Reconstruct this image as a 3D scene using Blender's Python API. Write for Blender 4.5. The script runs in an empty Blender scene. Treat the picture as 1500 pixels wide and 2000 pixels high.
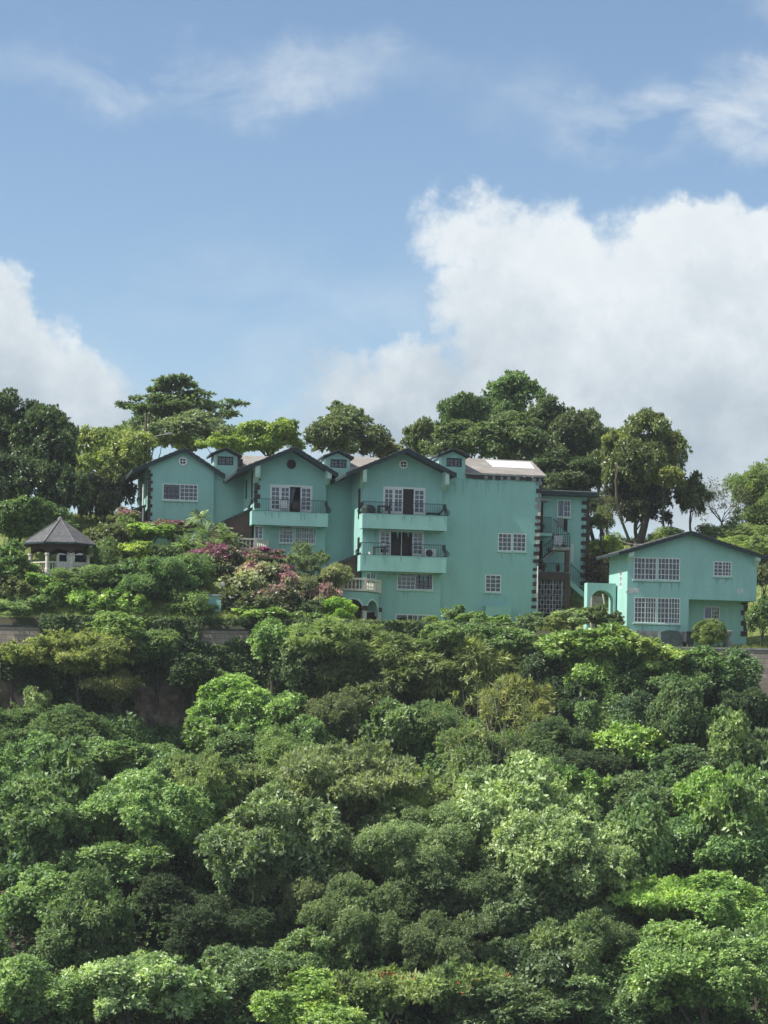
import bpy, math, random
import numpy as np
from mathutils import Vector, Matrix
from mathutils.geometry import tessellate_polygon

S = bpy.context.scene
HAZE = 0.00016
COL = S.collection
R = math.radians
F = 4271.0            # focal length in photograph pixels
HX, HY, ROLL = 750.0, 1420.0, 0.018
CZ = 30.0             # camera height above the water

# ------------------------------------------------------------------ camera
cd = bpy.data.cameras.new('camera')
cam = bpy.data.objects.new('camera', cd); COL.objects.link(cam)
cd.sensor_fit = 'HORIZONTAL'; cd.sensor_width = 36.0; cd.lens = 36.0*F/1500.0
cd.shift_y = (HY-1000.0)/1500.0
cd.clip_start = 1.0; cd.clip_end = 20000.0
cam.location = (0, 0, CZ); cam.rotation_euler = (R(90), -ROLL, 0)
S.camera = cam
S.render.resolution_x = 768; S.render.resolution_y = 1024

# ------------------------------------------------------------------ light
TH = R(11.5)
SUN_EL = R(52)
sx, sy = -0.965, -0.26
sl = math.hypot(sx, sy); sx /= sl; sy /= sl
sd = Vector((sx*math.cos(SUN_EL), sy*math.cos(SUN_EL), math.sin(SUN_EL)))
ld = bpy.data.lights.new('sun', 'SUN'); ld.energy = 5.0; ld.angle = R(0.53); ld.color = (1.0, 0.955, 0.88)
lo = bpy.data.objects.new('sun', ld); COL.objects.link(lo)
lo.rotation_euler = sd.to_track_quat('Z', 'Y').to_euler(); lo.location = (-60, -20, 120)
S.view_settings.view_transform = 'Standard'; S.view_settings.look = 'None'
S.view_settings.gamma = 1.0; S.view_settings.exposure = 0.62
S.view_settings.use_curve_mapping = False
S.cycles.max_bounces = 8; S.cycles.diffuse_bounces = 3; S.cycles.transparent_max_bounces = 12

W = bpy.data.worlds.new('World'); S.world = W; W.use_nodes = True
def world():
    nt = W.node_tree; N = nt.nodes; Lk = nt.links; N.clear()
    def new(t, **k):
        n = N.new(t)
        for a, b in k.items(): setattr(n, a, b)
        return n
    def put(sock, v):
        if isinstance(v, bpy.types.NodeSocket): Lk.new(v, sock)
        else: sock.default_value = v
    def m(op, a, b=0.0, c=0.0, clamp=False):
        n = new('ShaderNodeMath', operation=op, use_clamp=clamp)
        put(n.inputs[0], a); put(n.inputs[1], b); put(n.inputs[2], c); return n.outputs[0]
    def vm(op, a, b=(0, 0, 0)):
        n = new('ShaderNodeVectorMath', operation=op); put(n.inputs[0], a); put(n.inputs[1], b)
        return n.outputs['Value' if op == 'LENGTH' else 'Vector']
    def noise(v, sc, det, rough=0.55, dist=0.0):
        n = new('ShaderNodeTexNoise'); put(n.inputs['Vector'], v); put(n.inputs['Scale'], sc)
        put(n.inputs['Detail'], det); put(n.inputs['Roughness'], rough); put(n.inputs['Distortion'], dist)
        return n
    sky = new('ShaderNodeTexSky', sky_type='NISHITA', sun_disc=False)
    sky.sun_elevation = SUN_EL; sky.sun_rotation = math.atan2(sx, sy)
    sky.altitude = 0; sky.air_density = SKY_AIR; sky.dust_density = SKY_DUST; sky.ozone_density = SKY_OZ
    tc = new('ShaderNodeTexCoord')
    sp = new('ShaderNodeSeparateXYZ'); Lk.new(tc.outputs['Generated'], sp.inputs[0])
    X, Y, Z = sp.outputs
    az = m('ARCTAN2', X, Y)
    el = m('ARCSINE', Z)
    ku = F/1000.0
    P = new('ShaderNodeCombineXYZ')
    put(P.inputs[0], m('MULTIPLY', az, ku)); put(P.inputs[1], m('MULTIPLY', el, ku)); put(P.inputs[2], 0.0)
    P = P.outputs[0]                     # thousandths of a photograph pixel round the +Y heading
    w1 = noise(P, 3.2, 5, 0.6)
    off = vm('SUBTRACT', w1.outputs['Color'], (0.5, 0.5, 0.5))
    PW = vm('ADD', P, vm('MULTIPLY', off, (0.30, 0.22, 0.0)))
    w2 = noise(P, 14.0, 6, 0.62)
    off2 = vm('SUBTRACT', w2.outputs['Color'], (0.5, 0.5, 0.5))
    PW = vm('ADD', PW, vm('MULTIPLY', off2, (0.10, 0.09, 0.0)))
    def blob(px, py, rx, ry, soft, amp=1.0):
        c = ((px-HX)/1000.0, (HY-py)/1000.0, 0)
        v = vm('MULTIPLY', vm('SUBTRACT', PW, c), (1000.0/rx, 1000.0/ry, 0))
        n = new('ShaderNodeMapRange', interpolation_type='SMOOTHSTEP')
        put(n.inputs['Value'], vm('LENGTH', v)); n.inputs['From Min'].default_value = 1.0+soft
        n.inputs['From Max'].default_value = 1.0-soft; n.inputs['To Min'].default_value = 0.0; n.inputs['To Max'].default_value = amp
        return n.outputs[0]
    mask = None
    for b in CLOUDS:
        s = blob(*b)
        mask = s if mask is None else m('MAXIMUM', mask, s)
    fb = noise(P, 7.5, 9, 0.66).outputs['Fac']
    wis = noise(vm('MULTIPLY', P, (1.0, 1.9, 1.0)), 3.0, 7, 0.6, 0.4).outputs['Fac']
    haze = None
    for b in WISPS:
        s = blob(*b)
        haze = s if haze is None else m('MAXIMUM', haze, s)
    hz = m('MULTIPLY', haze, m('MULTIPLY', m('SUBTRACT', wis, 0.36), 3.4, clamp=True), clamp=True)
    # soft erosion of the cloud edges
    er = m('ADD', mask, m('MULTIPLY', m('SUBTRACT', fb, 0.5), 1.15))
    mr = new('ShaderNodeMapRange', interpolation_type='SMOOTHSTEP'); put(mr.inputs['Value'], er)
    mr.inputs['From Min'].default_value = 0.18; mr.inputs['From Max'].default_value = 0.78
    dens = m('MULTIPLY', mr.outputs[0], m('MINIMUM', m('MULTIPLY', mask, 3.0), 1.0))
    tot = m('MAXIMUM', m('MULTIPLY', dens, 0.96), hz)
    # unseen broken cloud added round the dome to whiten the ambient light
    side = m('MULTIPLY', m('SUBTRACT', m('ABSOLUTE', az), 0.30), 2.5, clamp=True)
    g = noise(tc.outputs['Generated'], 3.0, 7, 0.6).outputs['Fac']
    gm = m('MULTIPLY', m('MULTIPLY', m('SUBTRACT', g, 0.40), 6.0, clamp=True), side)
    tot = m('MAXIMUM', tot, m('MULTIPLY', gm, 0.8))
    sh = noise(vm('ADD', P, (3.3, 1.7, 0)), 4.2, 8, 0.6).outputs['Fac']
    elp = m('MULTIPLY', m('SUBTRACT', m('MULTIPLY', el, ku), 0.55), 2.2, clamp=True)   # higher part of the cumulus is whiter
    ramp = m('ADD', m('MULTIPLY', m('SUBTRACT', sh, 0.40), 2.2, clamp=True), elp, clamp=True)
    ramp = m('MULTIPLY', ramp, m('ADD', 0.62, m('MULTIPLY', fb, 0.62)), clamp=True)
    cc = new('ShaderNodeMix', data_type='RGBA'); put(cc.inputs[0], ramp)
    cc.inputs[6].default_value = CLOUD_LO; cc.inputs[7].default_value = CLOUD_HI
    tint = new('ShaderNodeMix', data_type='RGBA', blend_type='MULTIPLY'); tint.inputs[0].default_value = 1.0
    Lk.new(sky.outputs[0], tint.inputs[6]); tint.inputs[7].default_value = SKY_TINT
    mix = new('ShaderNodeMix', data_type='RGBA'); put(mix.inputs[0], tot)
    Lk.new(tint.outputs[2], mix.inputs[6]); Lk.new(cc.outputs[2], mix.inputs[7])
    bg = new('ShaderNodeBackground'); Lk.new(mix.outputs[2], bg.inputs[0]); bg.inputs[1].default_value = SKY_STR
    out = new('ShaderNodeOutputWorld'); Lk.new(bg.outputs[0], out.inputs[0])
SKY_AIR, SKY_DUST, SKY_OZ = 1.0, 0.6, 2.5
SKY_STR = 0.092
SKY_TINT = (1.08, 1.07, 1.03, 1)
CLOUD_LO = (3.1, 3.7, 4.25, 1); CLOUD_HI = (6.1, 6.5, 6.7, 1)
CLOUDS = [  # px, py, rx, ry, softness, strength
    (1260, 740, 400, 300, 0.35, 1.0), (1070, 600, 220, 180, 0.45, 1.0), (930, 465, 125, 62, 0.75, 0.85),
    (1400, 530, 220, 115, 0.4, 1.0), (1060, 820, 560, 120, 0.6, 0.85), (760, 850, 330, 80, 0.7, 0.7), (800, 770, 150, 90, .5, .8),
    (0, 790, 170, 140, 0.45, 1.0), (160, 830, 110, 80, 0.6, 0.95), (-50, 640, 105, 115, 0.5, 0.95),
    (640, 745, 130, 35, 0.8, 0.5)]
WISPS = [(400, 190, 320, 52, 0.9, 0.6), (1330, 255, 240, 60, 0.8, 0.9), (1470, 190, 110, 60, 0.8, 0.75),
         (1000, 225, 110, 60, 0.95, 0.25), (1430, 10, 170, 50, 0.9, 0.4), (10, 10, 120, 40, 0.9, 0.4), (640, 660, 380, 140, 0.95, 0.28),
         (750, 900, 1200, 170, 0.95, 0.5)]
world()

# ------------------------------------------------------------------ pixels <-> world
def ray(px, py):
    x = px-HX; y = HY-py
    c, s = math.cos(ROLL), math.sin(ROLL)
    return (x*c-y*s)/F, (x*s+y*c)/F
def W3(px, py, Y):
    a, b = ray(px, py); return Vector((a*Y, Y, CZ+b*Y))
class Frame:
    """upright plane frame: local x along the facade, y into the building, z up"""
    def __init__(s, px, Y, th, z0):
        a, b = ray(px, 1150); s.O = Vector((a*Y, Y, 0)); s.u = Vector((math.cos(th), math.sin(th), 0)); s.b = Vector((-math.sin(th), math.cos(th), 0))
        s.th = th; s.z0 = z0
    def L(s, px, py, d=0.0):
        a, b = ray(px, py); v = Vector((a, 1, b))
        t = (d + s.O.dot(s.b))/(v.dot(s.b))
        P = v*t
        return (P-s.O).dot(s.u), P.z+CZ-s.z0
    def U(s, px, py, d=0.0): return s.L(px, py, d)[0]
    def Z(s, px, py, d=0.0): return s.L(px, py, d)[1]
    def world(s, x, y, z): return s.O+s.u*x+s.b*y+Vector((0, 0, z+s.z0))

# ------------------------------------------------------------------ materials
MATS = {}
def mat(name, col, rough=0.8, spec=0.3, metal=0.0, var=0.0, vscale=3.0, col2=None, bump=0.0, bscale=20.0, coat=None):
    if name in MATS: return MATS[name]
    m = bpy.data.materials.new(name); m.use_nodes = True; nt = m.node_tree; N = nt.nodes; Lk = nt.links
    b = N['Principled BSDF']; b.inputs['Roughness'].default_value = rough; b.inputs['Metallic'].default_value = metal
    b.inputs['Specular IOR Level'].default_value = spec
    b.inputs['Base Color'].default_value = (*col, 1)
    tc = N.new('ShaderNodeTexCoord')
    if var > 0 or col2:
        n = N.new('ShaderNodeTexNoise'); n.inputs['Scale'].default_value = vscale; n.inputs['Detail'].default_value = 6; n.inputs['Roughness'].default_value = 0.65
        Lk.new(tc.outputs['Object'], n.inputs['Vector'])
        r = N.new('ShaderNodeMapRange'); r.inputs['From Min'].default_value = 0.35; r.inputs['From Max'].default_value = 0.65
        Lk.new(n.outputs['Fac'], r.inputs['Value'])
        mx = N.new('ShaderNodeMix'); mx.data_type = 'RGBA'; Lk.new(r.outputs[0], mx.inputs[0])
        c2 = col2 or tuple(c*(1-var) for c in col)
        mx.inputs[6].default_value = (*c2, 1); mx.inputs[7].default_value = (*col, 1)
        Lk.new(mx.outputs[2], b.inputs['Base Color'])
    if bump > 0:
        n2 = N.new('ShaderNodeTexNoise'); n2.inputs['Scale'].default_value = bscale; n2.inputs['Detail'].default_value = 5
        Lk.new(tc.outputs['Object'], n2.inputs['Vector'])
        bp = N.new('ShaderNodeBump'); bp.inputs['Strength'].default_value = bump; bp.inputs['Distance'].default_value = 0.05
        Lk.new(n2.outputs['Fac'], bp.inputs['Height']); Lk.new(bp.outputs[0], b.inputs['Normal'])
    MATS[name] = m; return m

def paint_mat(name, col, stain=0.45):
    """rendered wall: mottled paint, rain streaks, patches of repair"""
    m = bpy.data.materials.new(name); m.use_nodes = True; nt = m.node_tree; N = nt.nodes; Lk = nt.links
    b = N['Principled BSDF']; b.inputs['Roughness'].default_value = 0.75; b.inputs['Specular IOR Level'].default_value = 0.25
    tc = N.new('ShaderNodeTexCoord')
    def ns(sc, det, vec=None):
        n = N.new('ShaderNodeTexNoise'); n.inputs['Scale'].default_value = sc; n.inputs['Detail'].default_value = det; n.inputs['Roughness'].default_value = 0.65
        Lk.new(vec or tc.outputs['Object'], n.inputs['Vector']); return n.outputs['Fac']
    def rng(v, a, c, d=0., e=1.):
        r = N.new('ShaderNodeMapRange'); Lk.new(v, r.inputs['Value']); r.inputs['From Min'].default_value = a; r.inputs['From Max'].default_value = c
        r.inputs['To Min'].default_value = d; r.inputs['To Max'].default_value = e; return r.outputs[0]
    def mixc(f, a, c):
        x = N.new('ShaderNodeMix'); x.data_type = 'RGBA'; Lk.new(f, x.inputs[0])
        if isinstance(a, tuple): x.inputs[6].default_value = (*a, 1)
        else: Lk.new(a, x.inputs[6])
        x.inputs[7].default_value = (*c, 1); return x.outputs[2]
    mp = N.new('ShaderNodeMapping'); mp.inputs['Scale'].default_value = (1.3, 1.3, 0.25); Lk.new(tc.outputs['Object'], mp.inputs[0])
    c = mixc(rng(ns(0.5, 6), 0.35, 0.7), col, tuple(x*0.86+0.02 for x in col))
    c = mixc(rng(ns(3.5, 7), 0.5, 0.75, 0, .5), c, tuple(x*0.8+0.03 for x in col))
    c = mixc(rng(ns(1.0, 6, mp.outputs[0]), 0.46, 0.72, 0, stain), c, tuple(x*0.62+0.03 for x in col))
    c = mixc(rng(ns(0.9, 8), 0.72, 0.76, 0, .5), c, (0.42, 0.50, 0.44))
    mp2 = N.new('ShaderNodeMapping'); mp2.inputs['Scale'].default_value = (4.0, 4.0, 1.0); Lk.new(tc.outputs['Object'], mp2.inputs[0])
    c = mixc(rng(ns(1.1, 5, mp2.outputs[0]), 0.67, 0.72, 0, .6), c, tuple(x*0.45 for x in col))
    Lk.new(c, b.inputs['Base Color'])
    bp = N.new('ShaderNodeBump'); bp.inputs['Strength'].default_value = 0.35; bp.inputs['Distance'].default_value = 0.03
    Lk.new(ns(9, 6), bp.inputs['Height']); Lk.new(bp.outputs[0], b.inputs['Normal'])
    MATS[name] = m; return m

def brick_mat(name, c1, c2, mortar, bw, bh, ms=0.02, offset=0.5, bump=0.4, stain=(0.08, 0.07, 0.05), rot=True):
    m = bpy.data.materials.new(name); m.use_nodes = True; nt = m.node_tree; N = nt.nodes; Lk = nt.links
    b = N['Principled BSDF']; b.inputs['Roughness'].default_value = 0.9; b.inputs['Specular IOR Level'].default_value = 0.2
    tc = N.new('ShaderNodeTexCoord')
    sp = N.new('ShaderNodeSeparateXYZ'); Lk.new(tc.outputs['Object'], sp.inputs[0])
    ad = N.new('ShaderNodeMath'); ad.operation = 'ADD'; Lk.new(sp.outputs[0], ad.inputs[0]); Lk.new(sp.outputs[1], ad.inputs[1])
    cb = N.new('ShaderNodeCombineXYZ'); Lk.new(ad.outputs[0], cb.inputs[0]); Lk.new(sp.outputs[2], cb.inputs[1])
    br = N.new('ShaderNodeTexBrick'); Lk.new(cb.outputs[0], br.inputs['Vector']); br.inputs['Scale'].default_value = 1.0
    br.inputs['Brick Width'].default_value = bw; br.inputs['Row Height'].default_value = bh; br.inputs['Mortar Size'].default_value = ms
    br.inputs['Color1'].default_value = (*c1, 1); br.inputs['Color2'].default_value = (*c2, 1); br.inputs['Mortar'].default_value = (*mortar, 1)
    br.offset = offset
    n = N.new('ShaderNodeTexNoise'); n.inputs['Scale'].default_value = 0.9; n.inputs['Detail'].default_value = 8; n.inputs['Roughness'].default_value = 0.7
    Lk.new(tc.outputs['Object'], n.inputs['Vector'])
    r = N.new('ShaderNodeMapRange'); r.inputs['From Min'].default_value = 0.36; r.inputs['From Max'].default_value = 0.66; r.inputs['To Max'].default_value = 0.9; Lk.new(n.outputs['Fac'], r.inputs['Value'])
    mx = N.new('ShaderNodeMix'); mx.data_type = 'RGBA'; Lk.new(r.outputs[0], mx.inputs[0]); Lk.new(br.outputs['Color'], mx.inputs[6]); mx.inputs[7].default_value = (*stain, 1)
    Lk.new(mx.outputs[2], b.inputs['Base Color'])
    bp = N.new('ShaderNodeBump'); bp.inputs['Strength'].default_value = bump; bp.inputs['Distance'].default_value = 0.03; bp.invert = True
    Lk.new(br.outputs['Fac'], bp.inputs['Height']); Lk.new(bp.outputs[0], b.inputs['Normal'])
    MATS[name] = m; return m

def glass_mat():
    m = bpy.data.materials.new('window_glass'); m.use_nodes = True; nt = m.node_tree; N = nt.nodes; Lk = nt.links
    N.clear()
    t = N.new('ShaderNodeBsdfTransparent'); t.inputs[0].default_value = (0.62, 0.68, 0.74, 1)
    g = N.new('ShaderNodeBsdfGlossy'); g.inputs['Roughness'].default_value = 0.05; g.inputs['Color'].default_value = (0.9, 0.95, 1, 1)
    tc = N.new('ShaderNodeTexCoord'); n = N.new('ShaderNodeTexNoise'); n.inputs['Scale'].default_value = 1.6; Lk.new(tc.outputs['Object'], n.inputs['Vector'])
    bp = N.new('ShaderNodeBump'); bp.inputs['Strength'].default_value = 0.25; bp.inputs['Distance'].default_value = 0.1
    Lk.new(n.outputs['Fac'], bp.inputs['Height']); Lk.new(bp.outputs[0], g.inputs['Normal'])
    f = N.new('ShaderNodeFresnel'); f.inputs[0].default_value = 1.5
    a = N.new('ShaderNodeMath'); a.operation = 'MULTIPLY_ADD'; Lk.new(f.outputs[0], a.inputs[0]); a.inputs[1].default_value = 1.0; a.inputs[2].default_value = 0.03
    mx = N.new('ShaderNodeMixShader'); Lk.new(a.outputs[0], mx.inputs[0]); Lk.new(t.outputs[0], mx.inputs[1]); Lk.new(g.outputs[0], mx.inputs[2])
    o = N.new('ShaderNodeOutputMaterial'); Lk.new(mx.outputs[0], o.inputs[0])
    MATS['glass'] = m; return m

def leaf_mat(name, rough=0.6, trans=0.36, tint=(1, 1, 1), var=0.45, flower=None):
    m = bpy.data.materials.new(name); m.use_nodes = True; nt = m.node_tree; N = nt.nodes; Lk = nt.links
    b = N['Principled BSDF']; out = N['Material Output']
    b.inputs['Roughness'].default_value = rough; b.inputs['Specular IOR Level'].default_value = 0.40 if rough < .45 else 0.22
    oi = N.new('ShaderNodeObjectInfo'); ge = N.new('ShaderNodeNewGeometry')
    tc = N.new('ShaderNodeTexCoord')
    n = N.new('ShaderNodeTexNoise'); n.inputs['Scale'].default_value = 0.8; n.inputs['Detail'].default_value = 3; Lk.new(tc.outputs['Object'], n.inputs['Vector'])
    if flower: base = None
    # brightness = per leaf * per clump
    r1 = N.new('ShaderNodeMapRange'); Lk.new(ge.outputs['Random Per Island'], r1.inputs['Value']); r1.inputs['To Min'].default_value = 1-var; r1.inputs['To Max'].default_value = 1+var
    r2 = N.new('ShaderNodeMapRange'); Lk.new(n.outputs['Fac'], r2.inputs['Value']); r2.inputs['From Min'].default_value = 0.3; r2.inputs['From Max'].default_value = 0.7
    r2.inputs['To Min'].default_value = 0.65; r2.inputs['To Max'].default_value = 1.4
    mm = N.new('ShaderNodeMath'); mm.operation = 'MULTIPLY'; Lk.new(r1.outputs[0], mm.inputs[0]); Lk.new(r2.outputs[0], mm.inputs[1])
    vs = N.new('ShaderNodeVectorMath'); vs.operation = 'SCALE'
    if flower: vs.inputs[0].default_value = flower
    else: Lk.new(oi.outputs['Color'], vs.inputs[0])
    Lk.new(mm.outputs[0], vs.inputs['Scale'])
    # some leaves yellower
    hs = N.new('ShaderNodeHueSaturation'); Lk.new(vs.outputs[0], hs.inputs['Color'])
    r3 = N.new('ShaderNodeMapRange'); Lk.new(n.outputs['Fac'], r3.inputs['Value']); r3.inputs['From Min'].default_value = 0.3; r3.inputs['From Max'].default_value = 0.7
    r3.inputs['To Min'].default_value = 0.525; r3.inputs['To Max'].default_value = 0.475; Lk.new(r3.outputs[0], hs.inputs['Hue'])
    Lk.new(hs.outputs[0], b.inputs['Base Color'])
    t = N.new('ShaderNodeBsdfTranslucent')
    gm = N.new('ShaderNodeVectorMath'); gm.operation = 'MULTIPLY'; Lk.new(hs.outputs[0], gm.inputs[0]); gm.inputs[1].default_value = (1.5, 1.7, 0.7) if not flower else (1.2, 0.9, 1.0)
    Lk.new(gm.outputs[0], t.inputs[0])
    mx = N.new('ShaderNodeMixShader'); mx.inputs[0].default_value = trans
    Lk.new(b.outputs[0], mx.inputs[1]); Lk.new(t.outputs[0], mx.inputs[2]); Lk.new(mx.outputs[0], out.inputs[0])
    MATS[name] = m; return m

TEAL = (0.280, 0.520, 0.470)
M_teal = paint_mat('teal_render', TEAL)
M_teal_lit = paint_mat('teal_render_lit', (0.315, 0.565, 0.505))  # brighter copy of the teal, sunlight on the parapets put into the colour
M_stain = mat('rain_stain_paint', (0.240, 0.450, 0.405), 0.85, var=.25, vscale=6)
M_white = mat('white_trim', (0.74, 0.76, 0.74), 0.55, var=0.15, vscale=4)
M_cream = mat('cream_stone', (0.66, 0.62, 0.54), 0.8, var=0.25, vscale=5)
M_pale = mat('pale_mint', (0.50, 0.68, 0.60), 0.7, var=0.2)
M_roof = mat('dark_shingle', (0.13, 0.135, 0.135), 0.85, var=0.55, vscale=5, bump=0.6, bscale=14)
M_soff = mat('soffit_boards', (0.075, 0.062, 0.058), 0.85, var=0.4, vscale=6)
M_fasc = mat('dark_green_fascia', (0.028, 0.052, 0.058), 0.6, var=0.4, vscale=4)
M_iron = mat('black_iron', (0.018, 0.022, 0.026), 0.5)
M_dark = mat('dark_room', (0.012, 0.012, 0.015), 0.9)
M_curt = mat('sheer_curtain', (0.20, 0.23, 0.33), 0.9, var=0.3, vscale=7)
M_curtd = mat('dark_drape', (0.045, 0.03, 0.035), 0.9, var=0.4, vscale=7)
M_redw = mat('maroon_shutter', (0.060, 0.018, 0.022), 0.6, var=0.3)
M_glass = glass_mat()
M_blkq = mat('dark_quoin_stone', (0.078, 0.056, 0.054), 0.9, var=0.5, vscale=6, bump=0.5)
M_crmq = mat('grey_quoin_stone', (0.30, 0.31, 0.30), 0.9, var=0.5, vscale=7, bump=0.5)
M_wood = mat('weathered_wood', (0.10, 0.065, 0.05), 0.85, var=0.4, vscale=6)
M_bark = mat('tree_bark', (0.12, 0.105, 0.085), 0.9, var=0.5, vscale=5, bump=0.5)
M_barkp = mat('pale_bark', (0.27, 0.245, 0.21), 0.9, var=0.4, vscale=5)
M_conc = mat('grey_concrete', (0.33, 0.33, 0.31), 0.9, var=0.45, vscale=2, bump=0.3)
M_brick = brick_mat('brown_brick', (0.16, 0.085, 0.070), (0.10, 0.058, 0.055), (0.05, 0.04, 0.04), 0.36, 0.13, 0.012)
M_block = brick_mat('concrete_block', (0.44, 0.36, 0.30), (0.30, 0.255, 0.215), (0.15, 0.135, 0.12), 0.62, 0.34, 0.02, stain=(0.21, 0.185, 0.155))
M_shing = brick_mat('weathered_shingle', (0.34, 0.31, 0.28), (0.25, 0.23, 0.21), (0.16, 0.15, 0.14), 0.7, 0.10, 0.012, stain=(0.18, 0.165, 0.15))
M_soil = mat('hillside_soil', (0.075, 0.062, 0.045), 0.95, col2=(0.035, 0.042, 0.02), vscale=0.6, bump=0.5, bscale=3)
M_lawn = mat('dry_lawn', (0.22, 0.26, 0.08), 0.95, col2=(0.10, 0.14, 0.04), vscale=1.5, bump=0.5, bscale=8)
M_leaf = leaf_mat('leaf')
M_gloss = leaf_mat('glossy_leaf', 0.40, 0.32, var=0.5)
M_pink = leaf_mat('magenta_bract', 0.7, 0.3, flower=(0.30, 0.115, 0.185))
M_rose = leaf_mat('pale_pink_bract', 0.7, 0.3, flower=(0.50, 0.32, 0.31))
M_oran = leaf_mat('orange_blossom', 0.7, 0.3, flower=(0.60, 0.13, 0.05))

# ------------------------------------------------------------------ mesh builder
class MB:
    def __init__(s, fn=None): s.v = []; s.f = []; s.m = []; s.fn = fn
    def add(s, vs, fs, mi=0):
        o = len(s.v)
        for p in vs: s.v.append(tuple(s.fn(*p)) if s.fn else tuple(p))
        for f in fs: s.f.append([i+o for i in f]); s.m.append(mi)
    def box(s, x0, x1, y0, y1, z0, z1, mi=0):
        s.add([(x0, y0, z0), (x1, y0, z0), (x1, y1, z0), (x0, y1, z0), (x0, y0, z1), (x1, y0, z1), (x1, y1, z1), (x0, y1, z1)],
              [(0, 3, 2, 1), (4, 5, 6, 7), (0, 1, 5, 4), (1, 2, 6, 5), (2, 3, 7, 6), (3, 0, 4, 7)], mi)
    def prism(s, pts, a, b, axis='y', mi=0):
        """closed outline pts (2D) swept from a to b along axis"""
        n = len(pts)
        def P(p, t): return (p[0], t, p[1]) if axis == 'y' else ((t, p[0], p[1]) if axis == 'x' else (p[0], p[1], t))
        s.add([P(p, a) for p in pts]+[P(p, b) for p in pts],
              [tuple(range(n)), tuple(reversed(range(n, 2*n)))]+[((i+1) % n, i, n+i, n+(i+1) % n) for i in range(n)], mi)
    def tube(s, pts, rad, n=5, mi=0, cap=True):
        pts = [Vector(p) for p in pts]; m = len(pts)
        if not hasattr(rad, '__len__'): rad = [rad]*m
        vs = []
        for i, p in enumerate(pts):
            t = (pts[min(i+1, m-1)]-pts[max(i-1, 0)])
            t = t.normalized() if t.length > 1e-6 else Vector((0, 0, 1))
            a = t.cross(Vector((0, 0, 1)) if abs(t.z) < 0.9 else Vector((1, 0, 0))).normalized(); b = t.cross(a)
            for k in range(n):
                an = 2*math.pi*k/n+math.pi/4
                vs.append(p+(a*math.cos(an)+b*math.sin(an))*rad[i])
        fs = [(i*n+k, i*n+(k+1) % n, (i+1)*n+(k+1) % n, (i+1)*n+k) for i in range(m-1) for k in range(n)]
        if cap: fs += [tuple(range(n))[::-1], tuple(range((m-1)*n, m*n))]
        s.add(vs, fs, mi)
    def lathe(s, cx, cy, prof, n=8, mi=0):
        vs = [(cx+r*math.cos(2*math.pi*k/n), cy+r*math.sin(2*math.pi*k/n), z) for r, z in prof for k in range(n)]
        m = len(prof)
        s.add(vs, [(i*n+k, i*n+(k+1) % n, (i+1)*n+(k+1) % n, (i+1)*n+k) for i in range(m-1) for k in range(n)]+[tuple(range(n))[::-1], tuple(range((m-1)*n, m*n))], mi)
    def build(s, name, mats, parent=None, smooth=False):
        me = bpy.data.meshes.new(name); me.from_pydata(s.v, [], s.f)
        if not isinstance(mats, (list, tuple)): mats = [mats]
        for q in mats: me.materials.append(q)
        if len(mats) > 1: me.polygons.foreach_set('material_index', s.m)
        if smooth: me.polygons.foreach_set('use_smooth', [True]*len(me.polygons))
        me.update()
        o = bpy.data.objects.new(name, me); COL.objects.link(o)
        if parent: o.parent = parent
        return o
def tag(o, label=None, cat=None, group=None, kind=None):
    if label: o['label'] = label
    if cat: o['category'] = cat
    if group: o['group'] = group
    if kind: o['kind'] = kind
    return o
def empty(name, loc, rz=0.0, **k):
    o = bpy.data.objects.new(name, None); COL.objects.link(o); o.location = loc; o.rotation_euler = (0, 0, rz)
    o.empty_display_size = 0.5
    return tag(o, **k)
# ------------------------------------------------------------------ terrain
def lerp_tab(x, xs, ys):
    return float(np.interp(x, xs, ys))
XK = [-60, -30, -24, -19, -11.5, -9.5, -3.8, -1.5, 4, 11.5, 14, 24, 60]
BACK = {  # height behind the retaining walls, per distance
    146.3: [36.9]*7+[36.8, 36.8, 36.6, 35.2, 35.2, 35.2],
    150.5: [39.4, 39.4, 40.0, 40.0, 39.4, 38.6, 37.6, 37.0, 36.9, 36.8, 35.7, 35.7, 35.7],
    156.0: [41.0, 40.6, 40.5, 40.9, 41.5, 40.6, 38.6, 37.2, 37.1, 37.0, 36.4, 36.2, 36.5],
    161.0: [41.5, 40.8, 40.7, 41.6, 43.5, 41.2, 41.0, 38.0, 37.3, 37.2, 39.5, 40.0, 41.0],
    168.0: [45.0, 45.2, 45.2, 45.2, 45.2, 44.0, 43.0, 42.0, 40.5, 41.0, 43.0, 43.6, 44.0],
    176.0: [46.5, 46.5, 46.5, 46.5, 46.5, 46.0, 45.5, 45.0, 44.5, 44.2, 45.0, 45.5, 46.4],
    200.0: [48.0]*9+[47.0, 46.2, 46.6, 48.0],
    235.0: [44.0]*13, 330.0: [26.0]*13, 520.0: [0.0]*13, 6000.0: [0.0]*13}
BY = sorted(BACK)
def nz(x, y, s=1.0):
    return (math.sin(x*.21*s+1.3)*math.cos(y*.17*s+.4)+.5*math.sin(x*.53*s+y*.31*s+2.1)+.3*math.cos(x*.9*s-y*1.1*s))/1.8
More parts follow.
